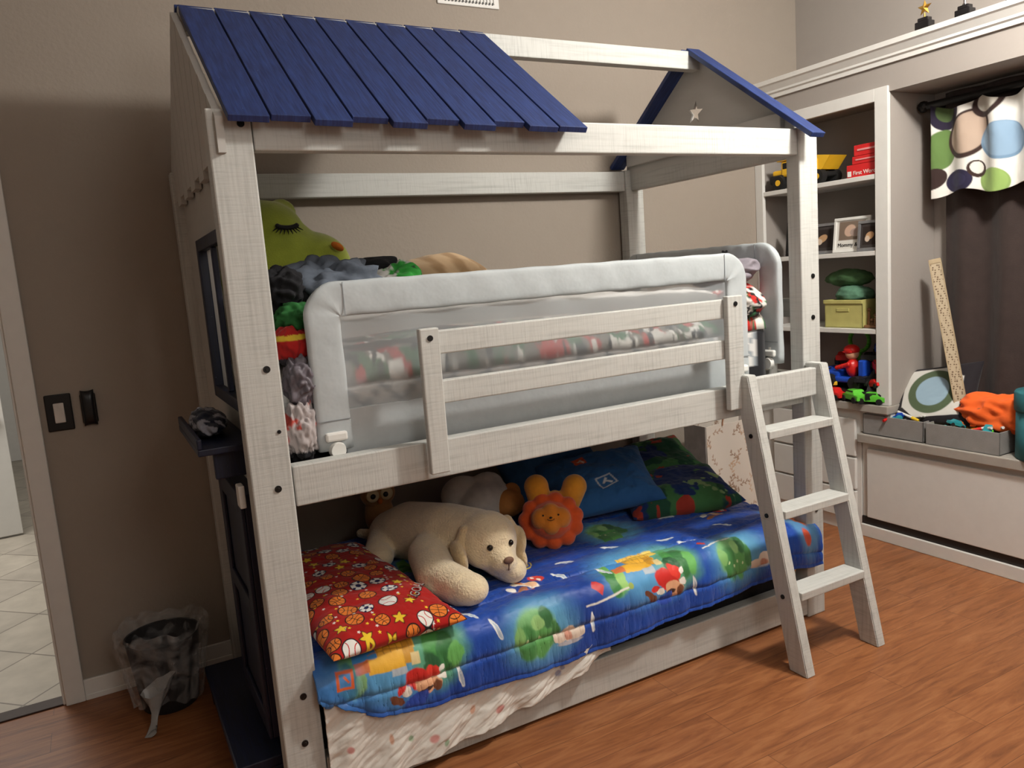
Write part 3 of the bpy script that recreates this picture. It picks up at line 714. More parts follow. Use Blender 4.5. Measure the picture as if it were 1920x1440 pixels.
def paint_comf(X,V):
    A=base_col(X,(14,70,166))
    blend(A,sstep(.45,.7,fbm(X*2.5,V*2.5+9,71))*.55,(10,46,124))
    wob=fbm(X*22,V*22+9,77)-.5;wob2=fbm(X*22+9,V*22+9,78)-.5
    def motif(cx,cv,fl=1,s=1.0):
        X2=X+wob*.03*s;V2=V+wob2*.03*s
        ell(A,X2,V2,cx-.02*fl*s,cv-.02*s,.17*s,.13*s,0,(92,164,212),.45,.9)
        ell(A,X2,V2,cx+.10*fl*s,cv+.01*s,.085*s,.095*s,0,(96,168,112),.35,.85)
        for (a,b,rx,ry,c) in ((.09,.0,.032,.050,(74,150,74)),(.120,.02,.030,.055,(52,118,62)),(.07,.035,.024,.038,(38,92,54)),(.15,.03,.020,.034,(104,178,92)),(-.15,.0,.034,.068,(112,182,92)),(-.165,.02,.022,.045,(56,128,66)),(-.13,.03,.018,.028,(150,200,110))):
            ell(A,X2,V2,cx+a*fl*s,cv+b*s,rx*s,ry*s,0,c,.14)
        for (a,b,w,h,c) in ((-.02,-.05,.056,.034,(232,188,66)),(-.05,-.012,.052,.030,(238,182,54)),(.015,-.015,.016,.028,(206,150,44)),(.030,.008,.012,.013,(226,206,150)),(-.105,-.045,.034,.030,(60,144,214)),(-.118,-.005,.020,.013,(210,116,60)),(.050,-.06,.017,.022,(240,206,96)),(-.02,.026,.022,.009,(178,190,200))):
            rct(A,X,V,cx+a*fl*s,cv+b*s,w*s,h*s,.04,c)
        for k in range(6): rct(A,X,V,cx+(-.068+.018*k)*fl*s,cv-.05*s,.0010,.034*s,.04,(180,130,44),.001)
        for k in range(3): rct(A,X,V,cx-.04*fl*s,cv+(-.062+.02*k)*s,.056*s,.0010,.04,(180,130,44),.001)
        for (a,b,rx,ry,an,c) in ((.035,.065,.050,.028,.5,(208,40,34)),(.058,.090,.034,.021,.2,(230,174,134)),(.048,.099,.020,.006,.1,(70,40,30)),(.02,.118,.038,.020,-.3,(36,72,172)),(.072,.048,.024,.015,.8,(222,56,42)),(-.035,.098,.026,.011,.7,(112,62,38)),(.080,.10,.009,.016,.2,(120,70,44)),(-.002,.088,.014,.011,.2,(238,232,222)),(.098,.078,.015,.010,.2,(238,232,222)),(-.018,.078,.014,.009,-.4,(208,42,36)),(.095,.05,.008,.008,0,(240,236,228))):
            ell(A,X2,V2,cx+a*fl*s,cv+b*s,rx*s,ry*s,an,c,.08)
    def cloud(cx,cv,s=1):
        for (a,b,r) in ((-.035,.004,.020),(0,-.006,.026),(.034,.002,.022),(.01,.012,.022)): ell(A,X,V,cx+a*s,cv+b*s,r*s*1.15,r*s*.8,0,(228,212,196),.06)
        ell(A,X,V,cx-.004,cv+.006,.016*s,.010*s,.3,(206,150,130),.2);ell(A,X,V,cx,cv+.024*s,.045*s,.007*s,0,(190,190,200),.2)
    def fig(cx,cv,s=1):
        for (a,b,rx,ry,an,c) in ((0,0,.042,.013,.5,(236,228,214)),(.05,-.02,.026,.018,.2,(220,66,54)),(.055,-.012,.008,.008,0,(240,234,224)),(.04,-.028,.006,.006,0,(240,234,224)),(-.03,.028,.030,.010,-.4,(150,90,56)),(.015,.006,.018,.011,.4,(236,190,150)),(-.05,.01,.014,.009,0,(240,234,224)),(.0,.03,.018,.009,.5,(178,60,50)),(.02,-.006,.004,.003,0,(40,24,20)),(-.01,-.012,.016,.006,.8,(206,128,80))):
            ell(A,X,V,cx+a*s,cv+b*s,rx*s,ry*s,an,c,.08)
    def hills(cx,cv,s=1):
        X2=X+wob*.03
        ell(A,X2,V,cx,cv,.12*s,.095*s,0,(100,170,206),.45,.85)
        for (a,b,rx,ry,c) in ((-.02,0,.07,.070,(120,180,116)),(-.045,.02,.030,.055,(72,138,74)),(.0,.03,.028,.048,(92,160,86)),(.018,-.035,.020,.030,(54,112,64)),(-.01,-.03,.016,.020,(150,198,124)),(.040,.01,.018,.034,(66,128,70)),(-.070,-.01,.016,.026,(132,186,110))):
            ell(A,X2,V,cx+a*s,cv+b*s,rx*s,ry*s,0,c,.16)
        for k in range(4): ell(A,X2,V,cx+(-.05+.02*k)*s,cv+(.01+.012*(k%2))*s,.004*s,.005*s,0,(206,222,170),.2)
    for (cx,cv,s) in ((.33,.02,1),(1.22,-.03,1),(.70,-.52,1),(1.55,-.62,1),(.60,-.30,.7)): motif(cx,cv,1,s)
    for (cx,cv) in ((.76,.07),(1.58,.03),(1.30,-.36)): hills(cx,cv)
    cloud(.86,.10);cloud(1.69,.07)
    for (cx,cv,s) in ((.80,-.13,1.1),(1.72,-.26,1.1),(1.1,-.42,1),(1.88,-.12,.8)): fig(cx,cv,s)
    ring(A,X,V,.87,-.27,.028,.034,(214,190,60));ring(A,X,V,.87,-.27,.014,.019,(214,190,60))
    for (cx,cv,a) in ((.93,-.12,.9),(1.06,-.06,1.1),(.49,.12,1.4),(.95,.09,1.5),(1.37,.08,1.4),(1.45,-.10,.4),(1.78,.05,1.2),(.62,.02,1.2),(1.2,-.22,.3),(1.55,-.33,.2),(.56,-.05,1.0),(1.0,-.20,.5),(1.66,-.14,.6),(1.40,-.16,.3)):
        ell(A,X,V,cx,cv,.034,.008,a,(232,236,238),.10)
        ell(A,X,V,cx+.004,cv+.006,.024,.004,a,(184,200,216),.10)
    rct(A,X,V,1.02,.03,.09,.0025,-.1,(228,226,218));ell(A,X,V,1.11,.02,.009,.009,0,(150,170,80));rct(A,X,V,.99,.0,.018,.012,.7,(200,60,60))
    rct(A,X,V,1.52,-.03,.07,.002,-.1,(228,226,218));rct(A,X,V,1.47,-.05,.014,.010,.7,(200,60,60))
    ell(A,X,V,.12,.05,.08,.07,0,(60,124,188),.5,.8)
    rct(A,X,V,.16,.03,.024,.024,.1,(214,96,40));rct(A,X,V,.16,.03,.016,.016,.1,(70,132,190));rct(A,X,V,.165,.028,.010,.003,.9,(214,96,40))
    ell(A,X,V,1.93,-.05,.06,.16,0,(92,150,196),.3,.9);ell(A,X,V,1.95,-.06,.02,.05,0,(204,110,60),.2);ell(A,X,V,1.92,.03,.02,.03,0,(206,80,50),.2)
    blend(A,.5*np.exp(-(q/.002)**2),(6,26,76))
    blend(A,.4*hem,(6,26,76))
    return A
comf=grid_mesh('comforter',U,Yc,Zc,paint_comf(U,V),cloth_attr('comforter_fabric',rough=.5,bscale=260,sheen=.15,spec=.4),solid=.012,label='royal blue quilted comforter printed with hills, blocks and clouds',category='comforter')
nx,nv=420,110
xs=np.linspace(.10,1.02,nx);U=np.repeat(xs[:,None],nv,1);Vv=np.repeat(np.linspace(0,1,nv)[None],nx,0)
zb=np.interp(xs,[.1,.3,.5,.7,.85,1.02],[.012,.03,.055,.085,.115,.17])[:,None]
Zs=.30+(zb-.30)*Vv
Ys=-.014-.012*Vv+ .010*np.sin(U*40+Vv*5+5*fbm(U*4,Vv*2,81))*(.3+.7*Vv)+.018*(fbm(U*22+Vv*8,Vv*5,82)-.5)+.008*(fbm(U*50+Vv*20,Vv*9,83)-.5)
Ac=base_col(U,(224,221,214))
for i in range(13):
    cx,cz=.12+.9*rng.rand(),.03+.14*rng.rand()
    ell(Ac,U,Zs,cx,cz,.008+.008*rng.rand(),.006+.006*rng.rand(),rng.rand()*3,[(196,90,84),(110,156,110),(206,140,100),(110,120,166)][i%4],.3,.7)
grid_mesh('bed_sheet',U,np.minimum(Ys,-.006),Zs,Ac,fab,solid=.003,label='bunched white sheet with small prints hanging over the bottom rail',category='bed sheet')
def paint_sport(X,Y):
    A=base_col(X,(164,24,20))
    r=np.random.RandomState(3)
    pts=[];k=0
    while len(pts)<95 and k<9000:
        k+=1
        x=(r.rand()-.5)*.42;y=(r.rand()-.5)*.82;q=.020+.007*r.rand()
        if all(math.hypot(x-a,y-b)>q+c+.003 for a,b,c in pts): pts.append((x,y,q))
    for i in range(220):
        star(A,X,Y,(r.rand()-.5)*.42,(r.rand()-.5)*.8,.0055,i,[(230,194,50),(226,224,218)][i%2])
    for i,(x,y,q) in enumerate(pts):
        t=i%7
        if math.hypot(x-.125,y+.24)<.058: continue
        an=.5+i*1.3;ca,sa=math.cos(an),math.sin(an)
        if t in (0,2,5):
            ell(A,X,Y,x,y,q*1.08,q*1.08,0,(24,16,14),.04);ell(A,X,Y,x,y,q*.94,q*.94,0,(220,122,46),.04)
            rct(A,X,Y,x,y,q*.92,.0009,an,(30,18,14),.0007);rct(A,X,Y,x,y,.0009,q*.92,an,(30,18,14),.0007)
            for s in (-1,1):
                d=np.abs(np.hypot(X-x-s*q*1.15*ca,Y-y-s*q*1.15*sa)-q*.8);blend(A,((d<.0011)&(np.hypot(X-x,Y-y)<q*.92)).astype(float),(30,18,14))
        elif t in (1,4):
            ell(A,X,Y,x,y,q*1.08,q*1.08,0,(20,20,24),.04);ell(A,X,Y,x,y,q*.94,q*.94,0,(230,228,222),.04);ell(A,X,Y,x,y,q*.34,q*.34,0,(24,28,80),.1)
            for j in range(5):
                b=j*1.257+i
                ell(A,X,Y,x+q*.82*math.cos(b),y+q*.82*math.sin(b),q*.17,q*.22,b+1.57,(24,28,80),.15)
                rct(A,X,Y,x+q*.52*math.cos(b),y+q*.52*math.sin(b),q*.2,.0006,b,(60,60,80),.0005)
        elif t==3:
            star(A,X,Y,x,y,q*1.0,i,(24,16,14));star(A,X,Y,x,y,q*.82,i,(230,194,50))
        else:
            ell(A,X,Y,x,y,q*1.08,q*1.08,0,(20,20,24),.04);ell(A,X,Y,x,y,q*.94,q*.94,0,(230,228,222),.04)
            for s in (-1,1):
                d=np.abs(np.hypot(X-x-s*q*1.1*ca,Y-y-s*q*1.1*sa)-q*.8);blend(A,((d<.0012)&(np.hypot(X-x,Y-y)<q*.92)).astype(float),(190,40,36))
    return A
PM=TR((.285,.335,.446),(.03,.04,.10))
rp=pillow('pillow',(.40,.80,.115),PM,fab,paint_sport,res=(480,920),seed=5,wr=.010,label='red pillow printed with basketballs, soccer balls and stars',category='pillow')
lm=mat('white_print',(228,226,220),bump=0);lb=mat('black_print',(16,16,18),bump=0)
def on_p(dz):
    def f(co):
        U=co.x/.2;V=co.y/.4
        t=max(0,(1-min(1,abs(U))**4)*(1-min(1,abs(V))**4))**.55
        return PM@Vector((co.x,co.y,t*.0575+.009+dz))
    return f
GM=Matrix.Translation((.125,-.24,0))@Matrix.Rotation(.95,4,'Z')
text('printed_word',"GOAL",.042,GM@Matrix.Translation((.0015,-.0015,0)),lb,rp,on_p(0),label='black outlined printed word')
text('printed_word',"GOAL",.040,GM,lm,rp,on_p(.0015),label='white printed word')
# plush dog
dogm=mat('cream_plush',(226,208,174),rough=.97,var=.07,bump=.9,bdist=.005,bscale=150,sheen=.6,nscale=4)
dog=thing('plush_dog',(.66,.45,.40),'large cream plush puppy lying on its belly over the comforter','plush toy')
hp=Vector((.742,.25,.530))
parts=chain((.575,.72,.462),(.615,.62,.490),.088,.108,7)+chain((.615,.62,.490),(.675,.42,.518),.108,.108,12)+chain((.675,.42,.518),(.728,.30,.535),.108,.090,7)
parts+=[(tuple(hp),(.100,.102,.097)),((hp.x,hp.y-.03,hp.z+.014),(.082,.076,.070))]
parts+=chain((hp.x,hp.y-.045,hp.z-.025),(hp.x+.003,hp.y-.098,hp.z-.044),.056,.044,6)
parts+=[((hp.x+.034,hp.y-.045,hp.z-.038),(.042,.046,.042)),((hp.x-.034,hp.y-.045,hp.z-.038),(.042,.046,.042)),((hp.x,hp.y-.07,hp.z-.084),(.036,.038,.016))]
parts+=chain((.585,.37,.480),(.545,.23,.462),.076,.066)+chain((.545,.23,.462),(.580,.125,.452),.066,.060)+[((.596,.095,.450),(.062,.062,.049))]
parts+=chain((.76,.36,.46),(.78,.20,.440),.055,.048)+[((.783,.17,.440),(.050,.055,.042))]
parts+=chain((.53,.68,.455),(.475,.59,.448),.064,.052)+[((.47,.56,.448),(.050,.060,.043))]
parts+=chain((.64,.76,.45),(.72,.72,.44),.055,.045)
parts+=chain((.53,.78,.45),(.49,.84,.45),.026,.020,4)
blob('plush_body',parts,dogm,.0065,dog,14)
earm=mat('cream_ear_plush',(214,192,152),rough=.97,var=.08,bump=.9,bdist=.005,bscale=150,sheen=.6)
for s in (-1,1):
    c=hp+Vector((s*.094,-.002,-.005))
    blob('ear',chain((c.x-s*.018,c.y,c.z+.052),(c.x+s*.010,c.y-.008,c.z-.01),.022,.026,5)+[((c.x+s*.014,c.y-.006,c.z-.025),(.019,.052,.055),(0,s*.2,0)),((c.x+s*.014,c.y-.014,c.z-.078),(.016,.046,.040))],earm,.004,dog,7,label='floppy cream ear')
for s in (-1,1): sph_obj('eye',(hp.x+s*.037,hp.y-.096,hp.z+.008),.010,mat('glass_eye',(20,12,8),rough=.08,bump=0),dog,label='shiny dark brown eye')
blob('nose',[((hp.x+.003,hp.y-.141,hp.z-.030),(.018,.010,.012))],mat('brown_nose',(112,82,66),rough=.6),.002,dog,2)
bm=bmesh.new()
for i in range(9):
    t=i/8*2-1; add_sph(bm,(hp.x+.003+t*.022,hp.y-.136+.012*t*t,hp.z-.062+.008*t*t),.0020,1)
add_cyl(bm,(hp.x+.003,hp.y-.141,hp.z-.040),(hp.x+.003,hp.y-.137,hp.z-.064),.0018)
from_bm('mouth',bm,mat('brown_stitch',(90,62,48)),dog,label='brown stitched mouth')
# lion plush
lion=thing('plush_lion',(1.08,.42,.42),'small yellow plush lion with a bright orange scalloped mane','plush toy')
lm_or=mat('orange_plush',(222,88,32),rough=.95,var=.1,bump=.5,bscale=240,sheen=.4);lm_ye=mat('mustard_plush',(224,152,42),rough=.95,var=.1,bump=.5,bscale=240,sheen=.4)
fface=mat('amber_plush',(222,132,34),rough=.95,var=.08,bump=.5,bscale=240,sheen=.4)
fd=Vector((-.42,-.72,.42)).normalized()
up=Vector((0,0,1));rt=up.cross(fd).normalized();u2=fd.cross(rt).normalized()
fc=Vector((1.055,.36,.498))
pt=[(tuple(fc),(.080,.080,.070))]
for i in range(11):
    a=2*math.pi*i/11+.2; p=fc+rt*.090*math.cos(a)+u2*.076*math.sin(a)-fd*.006; pt.append((tuple(p),.031))
blob('mane',pt,lm_or,.005,lion,2)
pf=fc+fd*.044
blob('plush_face',[(tuple(pf+rt*x+u2*z),(r,r,r)) for x,z,r in ((0,0,.044),(.032,.0,.040),(-.032,.0,.040),(0,-.022,.038),(0,.02,.036))],fface,.004,lion,5,label='amber yellow face')
bb=fc-fd*.06+Vector((.02,.02,.03))
blob('plush_body',[(tuple(bb),(.065,.06,.055))]+chain(bb+Vector((-.040,.01,.03)),bb+Vector((-.050,.02,.105)),.042,.046,5)+chain(bb+Vector((.055,-.02,.02)),bb+Vector((.085,-.03,.09)),.042,.046,5)+chain(bb+Vector((.01,0,.03)),bb+Vector((.015,.0,.055)),.03,.028,4),lm_ye,.005,lion,4)
bm=bmesh.new()
for s in (-1,1): add_sph(bm,pf+rt*s*.027+u2*.006+fd*.037,.0042,2)
for i in range(9):
    t=i/8*2-1; add_sph(bm,pf+rt*t*.012+u2*(-.014+.005*t*t)+fd*(.045-.002*abs(t)),.0016,1)
add_sph(bm,pf+u2*-.004+fd*.045,(.006,.005,.0035),2)
from_bm('face_features',bm,blackm,lion,label='black stitched eyes, nose and smile')
# owl plush at wall
owl=thing('plush_owl',(.61,.93,.42),'small brown plush owl with big round pale eyes by the wall','plush toy')
om=mat('brown_plush',(182,138,92),rough=.95,bump=.5,bscale=240,sheen=.3)
blob('plush_body',[((.60,.935,.48),(.060,.05,.09)),((.60,.93,.565),(.072,.05,.055)),((.55,.93,.615),(.022,.015,.024)),((.65,.93,.615),(.022,.015,.024))],om,.005,owl)
for s in (-1,1):
    sph_obj('eye_disc',(.593+s*.028,.886,.572),(.027,.012,.027),mat('cream_felt',(216,200,160)),owl,label='round cream eye disc')
    sph_obj('pupil',(.589+s*.026,.875,.572),(.011,.006,.011),blackm,owl,2)
blob('beak',[((.590,.876,.548),(.010,.010,.012))],MATS['orange_felt'],.003,owl,2)
ct=thing('plush_cat',(.98,.70,.42),'white and orange plump plush lying against the wall','plush toy')
blob('plush_body',[((.98,.72,.50),(.13,.11,.085),(0,.1,.3)),((.90,.78,.53),(.09,.08,.08)),((1.0,.76,.56),(.07,.06,.05))],mat('white_plush',(206,200,192),rough=.95,bump=.4,bscale=240,sheen=.3),.008,ct,9)
blob('orange_patch',[((1.03,.645,.50),(.07,.06,.055)),((1.07,.68,.53),(.035,.04,.04))],mat('ginger_plush',(200,134,70),rough=.95,bump=.4,bscale=240),.006,ct,label='ginger patch on the side')
def paint_teal(X,Y):
    A=base_col(X,(48,98,152))
    blend(A,sstep(.48,.7,fbm(X*6+9,Y*6+9,3))*.5,(30,70,118))
    rct(A,X,Y,-.05,.09,.026,.022,.2,(206,86,44));rct(A,X,Y,-.05,.09,.013,.004,.8,(230,222,210));rct(A,X,Y,-.04,.085,.004,.012,.8,(230,222,210))
    rct(A,X,Y,.02,-.06,.036,.030,.3,(196,202,208));rct(A,X,Y,.02,-.06,.030,.024,.3,(56,108,162))
    rct(A,X,Y,.015,-.055,.016,.005,1.0,(220,224,226));rct(A,X,Y,.03,-.065,.005,.014,1.0,(220,224,226))
    return A
pillow('pillow',(.46,.34,.12),TR((1.40,.56,.53),(.45,-.1,-.35)),fab,paint_teal,res=(200,180),seed=8,wr=.018,label='blue pillow with square orange and white badge prints',category='pillow')
pillow('pillow',(.46,.34,.10),TR((1.32,.78,.55),(.8,-.1,-.1)),mat('navy_cloth',(38,80,122),rough=.9,var=.15,bump=.2,bscale=150),None,res=(80,80),seed=9,wr=.018,label='dark blue pillow propped against the wall',category='pillow')
def paint_green(X,Y):
    A=base_col(X,(34,78,58))
    blend(A,sstep(.5,.53,fbm(X*9+9,Y*9+9,5)),(66,118,70));blend(A,sstep(.52,.55,fbm(X*9+29,Y*9+9,15)),(26,50,100));blend(A,sstep(.66,.68,fbm(X*12+29,Y*12+9,25)),(160,56,42));blend(A,sstep(.62,.64,fbm(X*12+12,Y*12+9,35)),(130,160,110))
    return A
pillow('pillow',(.46,.36,.12),TR((1.70,.45,.455),(.14,-.05,-.35)),fab,paint_green,res=(200,180),seed=11,wr=.016,label='dark green printed pillow lying at the bunk foot',category='pillow')
pillow('pillow',(.44,.34,.12),TR((1.78,.70,.50),(.35,-.1,-.2)),fab,lambda X,Y:paint_green(X+2,Y),res=(200,180),seed=12,wr=.016,label='dark green printed pillow leaning near the wall',category='pillow')
# ------------------------------------------------------------------ gift bag on floor
gb=thing('gift_bag',(2.36,.86,0),'tall white paper gift bag with brown floral print on the floor','gift bag')
def paint_bag(X,Z):
    A=base_col(X,(208,200,190))
    r=np.random.RandomState(9)
    for i in range(46):
        cx,cz=2.15+.42*r.rand(),.62*r.rand()
        an=r.rand()*3;c=[(160,128,104),(190,158,130),(140,108,84)][i%3]
        rct(A,X,Z,cx,cz,.030,.0012,an,c,.001)
        for j in range(5):
            d=-.026+.013*j
            ell(A,X,Z,cx+d*math.cos(an)-.006*math.sin(an)*(1 if j%2 else -1),cz+d*math.sin(an)+.006*math.cos(an)*(1 if j%2 else -1),.009,.004,an+.8*(1 if j%2 else -1),c,.3,.8)
    return A
for (nm,y) in (('front_panel',.78),('back_panel',.93)):
    u=np.linspace(2.18,2.54,200);v=np.linspace(0,.6,300);U,V=np.meshgrid(u,v,indexing='ij')
    grid_mesh(nm,U,y+.008*np.sin(U*30+V*5),V,paint_bag(U,V),fab,gb,solid=.002)
boxes('side_gusset',[(2.178,2.182,.78,.93,0,.6),(2.538,2.542,.78,.93,0,.6),(2.18,2.54,.78,.93,0,.004)],mat('bag_paper',(200,192,184)),gb,bev=0)
for y in (.782,.928):
    bm=bmesh.new()
    for i in range(20):
        a=math.pi*i/20;b=math.pi*(i+1)/20
        add_cyl(bm,(2.36-.07*math.cos(a),y,.59+.09*math.sin(a)),(2.36-.07*math.cos(b),y,.59+.09*math.sin(b)),.004,seg=8)
    from_bm('bag_handle',bm,mat('ribbon',(150,110,84)),gb)
# ------------------------------------------------------------------ waste bin
tb=thing('waste_bin',(-.235,.86,0),'small dark mesh waste bin lined with a clear plastic bag','waste bin')
lathe('bin_body',[(.085,0.0),(.09,.005),(.118,.25),(.121,.255),(.115,.252),(.087,.01),(.001,.008)],mat('dark_bin',(34,32,33),rough=.7,bump=.2,bscale=150),tb,loc=(-.235,.86,0))
def bag_mat():
    m,nt,b=new_mat('clear_bag');Lk=nt.links.new
    b.inputs['Base Color'].default_value=rgba((196,196,196));b.inputs['Roughness'].default_value=.22
    tr=N(nt,'ShaderNodeBsdfTransparent');mx=N(nt,'ShaderNodeMixShader')
    tc=N(nt,'ShaderNodeTexCoord');no=N(nt,'ShaderNodeTexNoise');no.inputs['Scale'].default_value=11;no.inputs['Distortion'].default_value=1.6;no.inputs['Detail'].default_value=4;Lk(tc.outputs['Object'],no.inputs['Vector'])
    mr=N(nt,'ShaderNodeMapRange');mr.inputs['From Min'].default_value=.42;mr.inputs['From Max'].default_value=.75;mr.inputs['To Min'].default_value=.05;mr.inputs['To Max'].default_value=.5
    Lk(no.outputs['Fac'],mr.inputs[0]);Lk(mr.outputs[0],mx.inputs[0]);Lk(tr.outputs[0],mx.inputs[1]);Lk(b.outputs[0],mx.inputs[2])
    bp=N(nt,'ShaderNodeBump');bp.inputs['Strength'].default_value=.8;bp.inputs['Distance'].default_value=.02;Lk(no.outputs['Fac'],bp.inputs['Height']);Lk(bp.outputs[0],b.inputs['Normal'])
    Lk(mx.outputs[0],nt.nodes['Material Output'].inputs['Surface']);return m
bagm=bag_mat()
th=np.linspace(0,2*np.pi,241);v=np.linspace(0,1,70);T,V=np.meshgrid(th,v,indexing='ij')
# starts inside the rim, puffs over it and hangs outside
prof_r=np.interp(V,[0,.12,.22,.35,1],[.105,.122,.140,.150,.118]);prof_z=np.interp(V,[0,.12,.22,.35,1],[.20,.272,.292,.270,.045])
cr_=.5*(fbm(np.cos(T)*4+9,V*5+np.sin(T)*4+9,91)-.5)+.18*np.sin(T*19+V*6)
Rb=prof_r+.024*cr_*sstep(.05,.3,V)
grid_mesh('bin_liner',-.235+Rb*np.cos(T),.86+Rb*np.sin(T),prof_z+.014*np.sin(T*3+1)*sstep(.05,.3,V)+.006*np.sin(T*11),None,bagm,tb,label='clear crinkled plastic liner')
pp=[(-.27,.735,.13,.050),(-.28,.725,.095,.034),(-.288,.715,.065,.016),(-.297,.70,.035,.010),(-.305,.685,.015,.014),(-.31,.665,.008,.018)]
bm=bmesh.new();rings=[]
for i,(x,y,z,r) in enumerate(pp):
    rings.append([bm.verts.new((x+r*math.cos(a)*(1+.25*math.sin(3*a+i)),y+r*.5*math.sin(a),max(.002,z+r*.6*math.sin(a+1)))) for a in [2*math.pi*j/18 for j in range(18)]])
for a,b in zip(rings[:-1],rings[1:]):
    for j in range(18): bm.faces.new((a[j],a[(j+1)%18],b[(j+1)%18],b[j]))
from_bm('liner_knot',bm,mat('bag_tail',(140,138,136),rough=.35,bump=.3,bscale=60),tb,smooth=True,label='twisted tail of the liner on the floor')
# ------------------------------------------------------------------ shelf contents
yel=mat('yellow_paint',(232,182,42),rough=.4,var=.04,bump=0);rubber=mat('black_rubber',(22,22,22),rough=.7,bump=.1)
def truck(loc):
    t=thing('toy_dump_truck',loc,'yellow and black toy dump truck on the upper shelf','toy truck')
    x,y,z=loc
    bm=bmesh.new();add_box(bm,x-.05,x+.05,y-.15,y+.16,z+.035,z+.055,.004);add_box(bm,x-.055,x+.055,y+.10,y+.19,z+.03,z+.075,.01)
    from_bm('chassis',bm,rubber,t)
    bm=bmesh.new();add_box(bm,x-.05,x+.05,y+.04,y+.12,z+.06,z+.14,.012);add_box(bm,x-.055,x+.055,y+.03,y+.14,z+.14,z+.15,.003);add_box(bm,x-.045,x+.045,y+.11,y+.18,z+.07,z+.10,.01)
    from_bm('cab',bm,yel,t)
    boxes('cab_window',[(x-.052,x+.052,y+.065,y+.105,z+.10,z+.13)],rubber,t,bev=.003)
    bm=bmesh.new()
    a=[(-.19,.125),(-.14,.065),(.02,.065),(.035,.16)]
    for s in (-1,1):
        vs=[bm.verts.new((x+s*.06,y+p[0],z+p[1])) for p in a]+[bm.verts.new((x+s*.054,y+p[0],z+p[1])) for p in a]
        bm.faces.new(vs[:4]);bm.faces.new(vs[4:][::-1])
        for j in range(4): bm.faces.new((vs[j],vs[(j+1)%4],vs[4+(j+1)%4],vs[4+j]))
    for (p,q_) in ((0,1),(1,2),(2,3)):
        (y0,z0),(y1,z1)=a[p],a[q_]
        bm.faces.new([bm.verts.new((x+sx,y+yy_,z+zz_)) for sx,yy_,zz_ in ((-.056,y0,z0),(.056,y0,z0),(.056,y1,z1),(-.056,y1,z1))])
    for i in range(4): add_box(bm,x-.064,x-.058,y-.12+i*.04,y-.112+i*.04,z+.068,z+.118)
    bmesh.ops.recalc_face_normals(bm,faces=bm.faces)
    from_bm('dump_bed',bm,yel,t)
    for yy_ in (-.12,-.05,.12):
        for s in (-1,1):
            bm=bmesh.new();add_cyl(bm,(x+s*.035,y+yy_,z+.034),(x+s*.070,y+yy_,z+.034),.034,seg=28);from_bm('wheel',bm,rubber,t)
            bm=bmesh.new();add_cyl(bm,(x+s*.070,y+yy_,z+.034),(x+s*.073,y+yy_,z+.034),.015,seg=16);from_bm('wheel_hub',bm,yel,t)
truck((2.925,.80,1.71))
redm=mat('red_card',(206,38,40),rough=.45,var=.04,bump=0)
def red_box(y,z,w,h,txt):
    t=thing('flash_card_box',(2.95,y,z),'red boxed learning cards stacked on the upper shelf' if not txt else 'red box of learning cards with white lettering on the upper shelf','boxed game','red boxes on the upper shelf')
    boxes('box_body',[(2.88,3.06,y-w/2,y+w/2,z,z+h)],redm,t,bev=.002)
    Mr=Matrix.Translation((2.8785,y,z+h*.5))@Matrix(((0,0,-1,0),(-1,0,0,0),(0,1,0,0),(0,0,0,1)))
    if txt: text('lettering',txt,.026,Mr@Matrix.Translation((.010,-.010,0)),lm,t); boxes('label_patch',[(2.877,2.8795,y+w/2-.026,y+w/2-.006,z+.006,z+.03)],wplast,t,bev=.001)
    else: boxes('label_stripe',[(2.877,2.8795,y-w/2+.02,y+w/2-.02,z+h*.45,z+h*.62)],mat('pink_print',(222,150,150),bump=0),t,bev=0)
red_box(.44,1.711,.18,.058,'First Words');red_box(.43,1.770,.14,.035,'');red_box(.42,1.806,.14,.048,'')
def frame(y0,y1,z0,z1,x,fm,paint,label,lean=.12,word=None):
    h=z1-z0;w=y1-y0;t=thing('photo_frame',(x,(y0+y1)/2,z0),label,'photo frame','photo frames on the middle shelf')
    M=Matrix.Translation((x,y1,z0+.001))@Matrix.Rotation(lean,4,'Y')@Matrix(((0,1,0,0),(-1,0,0,0),(0,0,1,0),(0,0,0,1)))
    b=.014;bm=bmesh.new()
    for bx in ((0,w,0,.012,0,b),(0,w,0,.012,h-b,h),(0,b,0,.012,b,h-b),(w-b,w,0,.012,b,h-b)): add_box(bm,*bx,bev=.002,M=M)
    add_box(bm,.003,w-.003,.006,.011,.003,h-.003,0,M)
    from_bm('frame_border',bm,fm,t)
    u=np.linspace(b,w-b,60);v=np.linspace(b,h-b,60);U,V=np.meshgrid(u,v,indexing='ij')
    P_=np.stack([U,np.full_like(U,.0045),V,np.ones_like(U)],-1)@np.array(M).T
    grid_mesh('picture',P_[...,0],P_[...,1],P_[...,2],paint(U,V,w,h),fab,t,label='small printed photograph')
    if word: text('lettering',word,.026,M@Matrix.Translation((w/2,.0035,.034))@Matrix.Rotation(math.pi/2,4,'X'),lb,t)
    bm=bmesh.new();add_box(bm,w/2-.02,w/2+.02,.012,.016,0,h*.7,0,M);from_bm('easel_back',bm,blackm,t)
def ph1(U,V,w,h):
    A=base_col(U,(222,220,214));rct(A,U,V,w/2,h*.62,w*.36,h*.27,0,(120,104,90));ell(A,U,V,w*.45,h*.62,w*.16,h*.16,.5,(200,170,150));ell(A,U,V,w*.6,h*.56,w*.15,h*.12,0,(170,150,140));return A
def ph2(U,V,w,h):
    A=base_col(U,(60,54,52));rct(A,U,V,w/2,h/2,w*.3,h*.3,0,(44,34,30));ell(A,U,V,w*.5,h*.5,w*.18,h*.12,.4,(190,150,110));ell(A,U,V,w*.4,h*.4,w*.1,h*.1,0,(210,190,170));return A
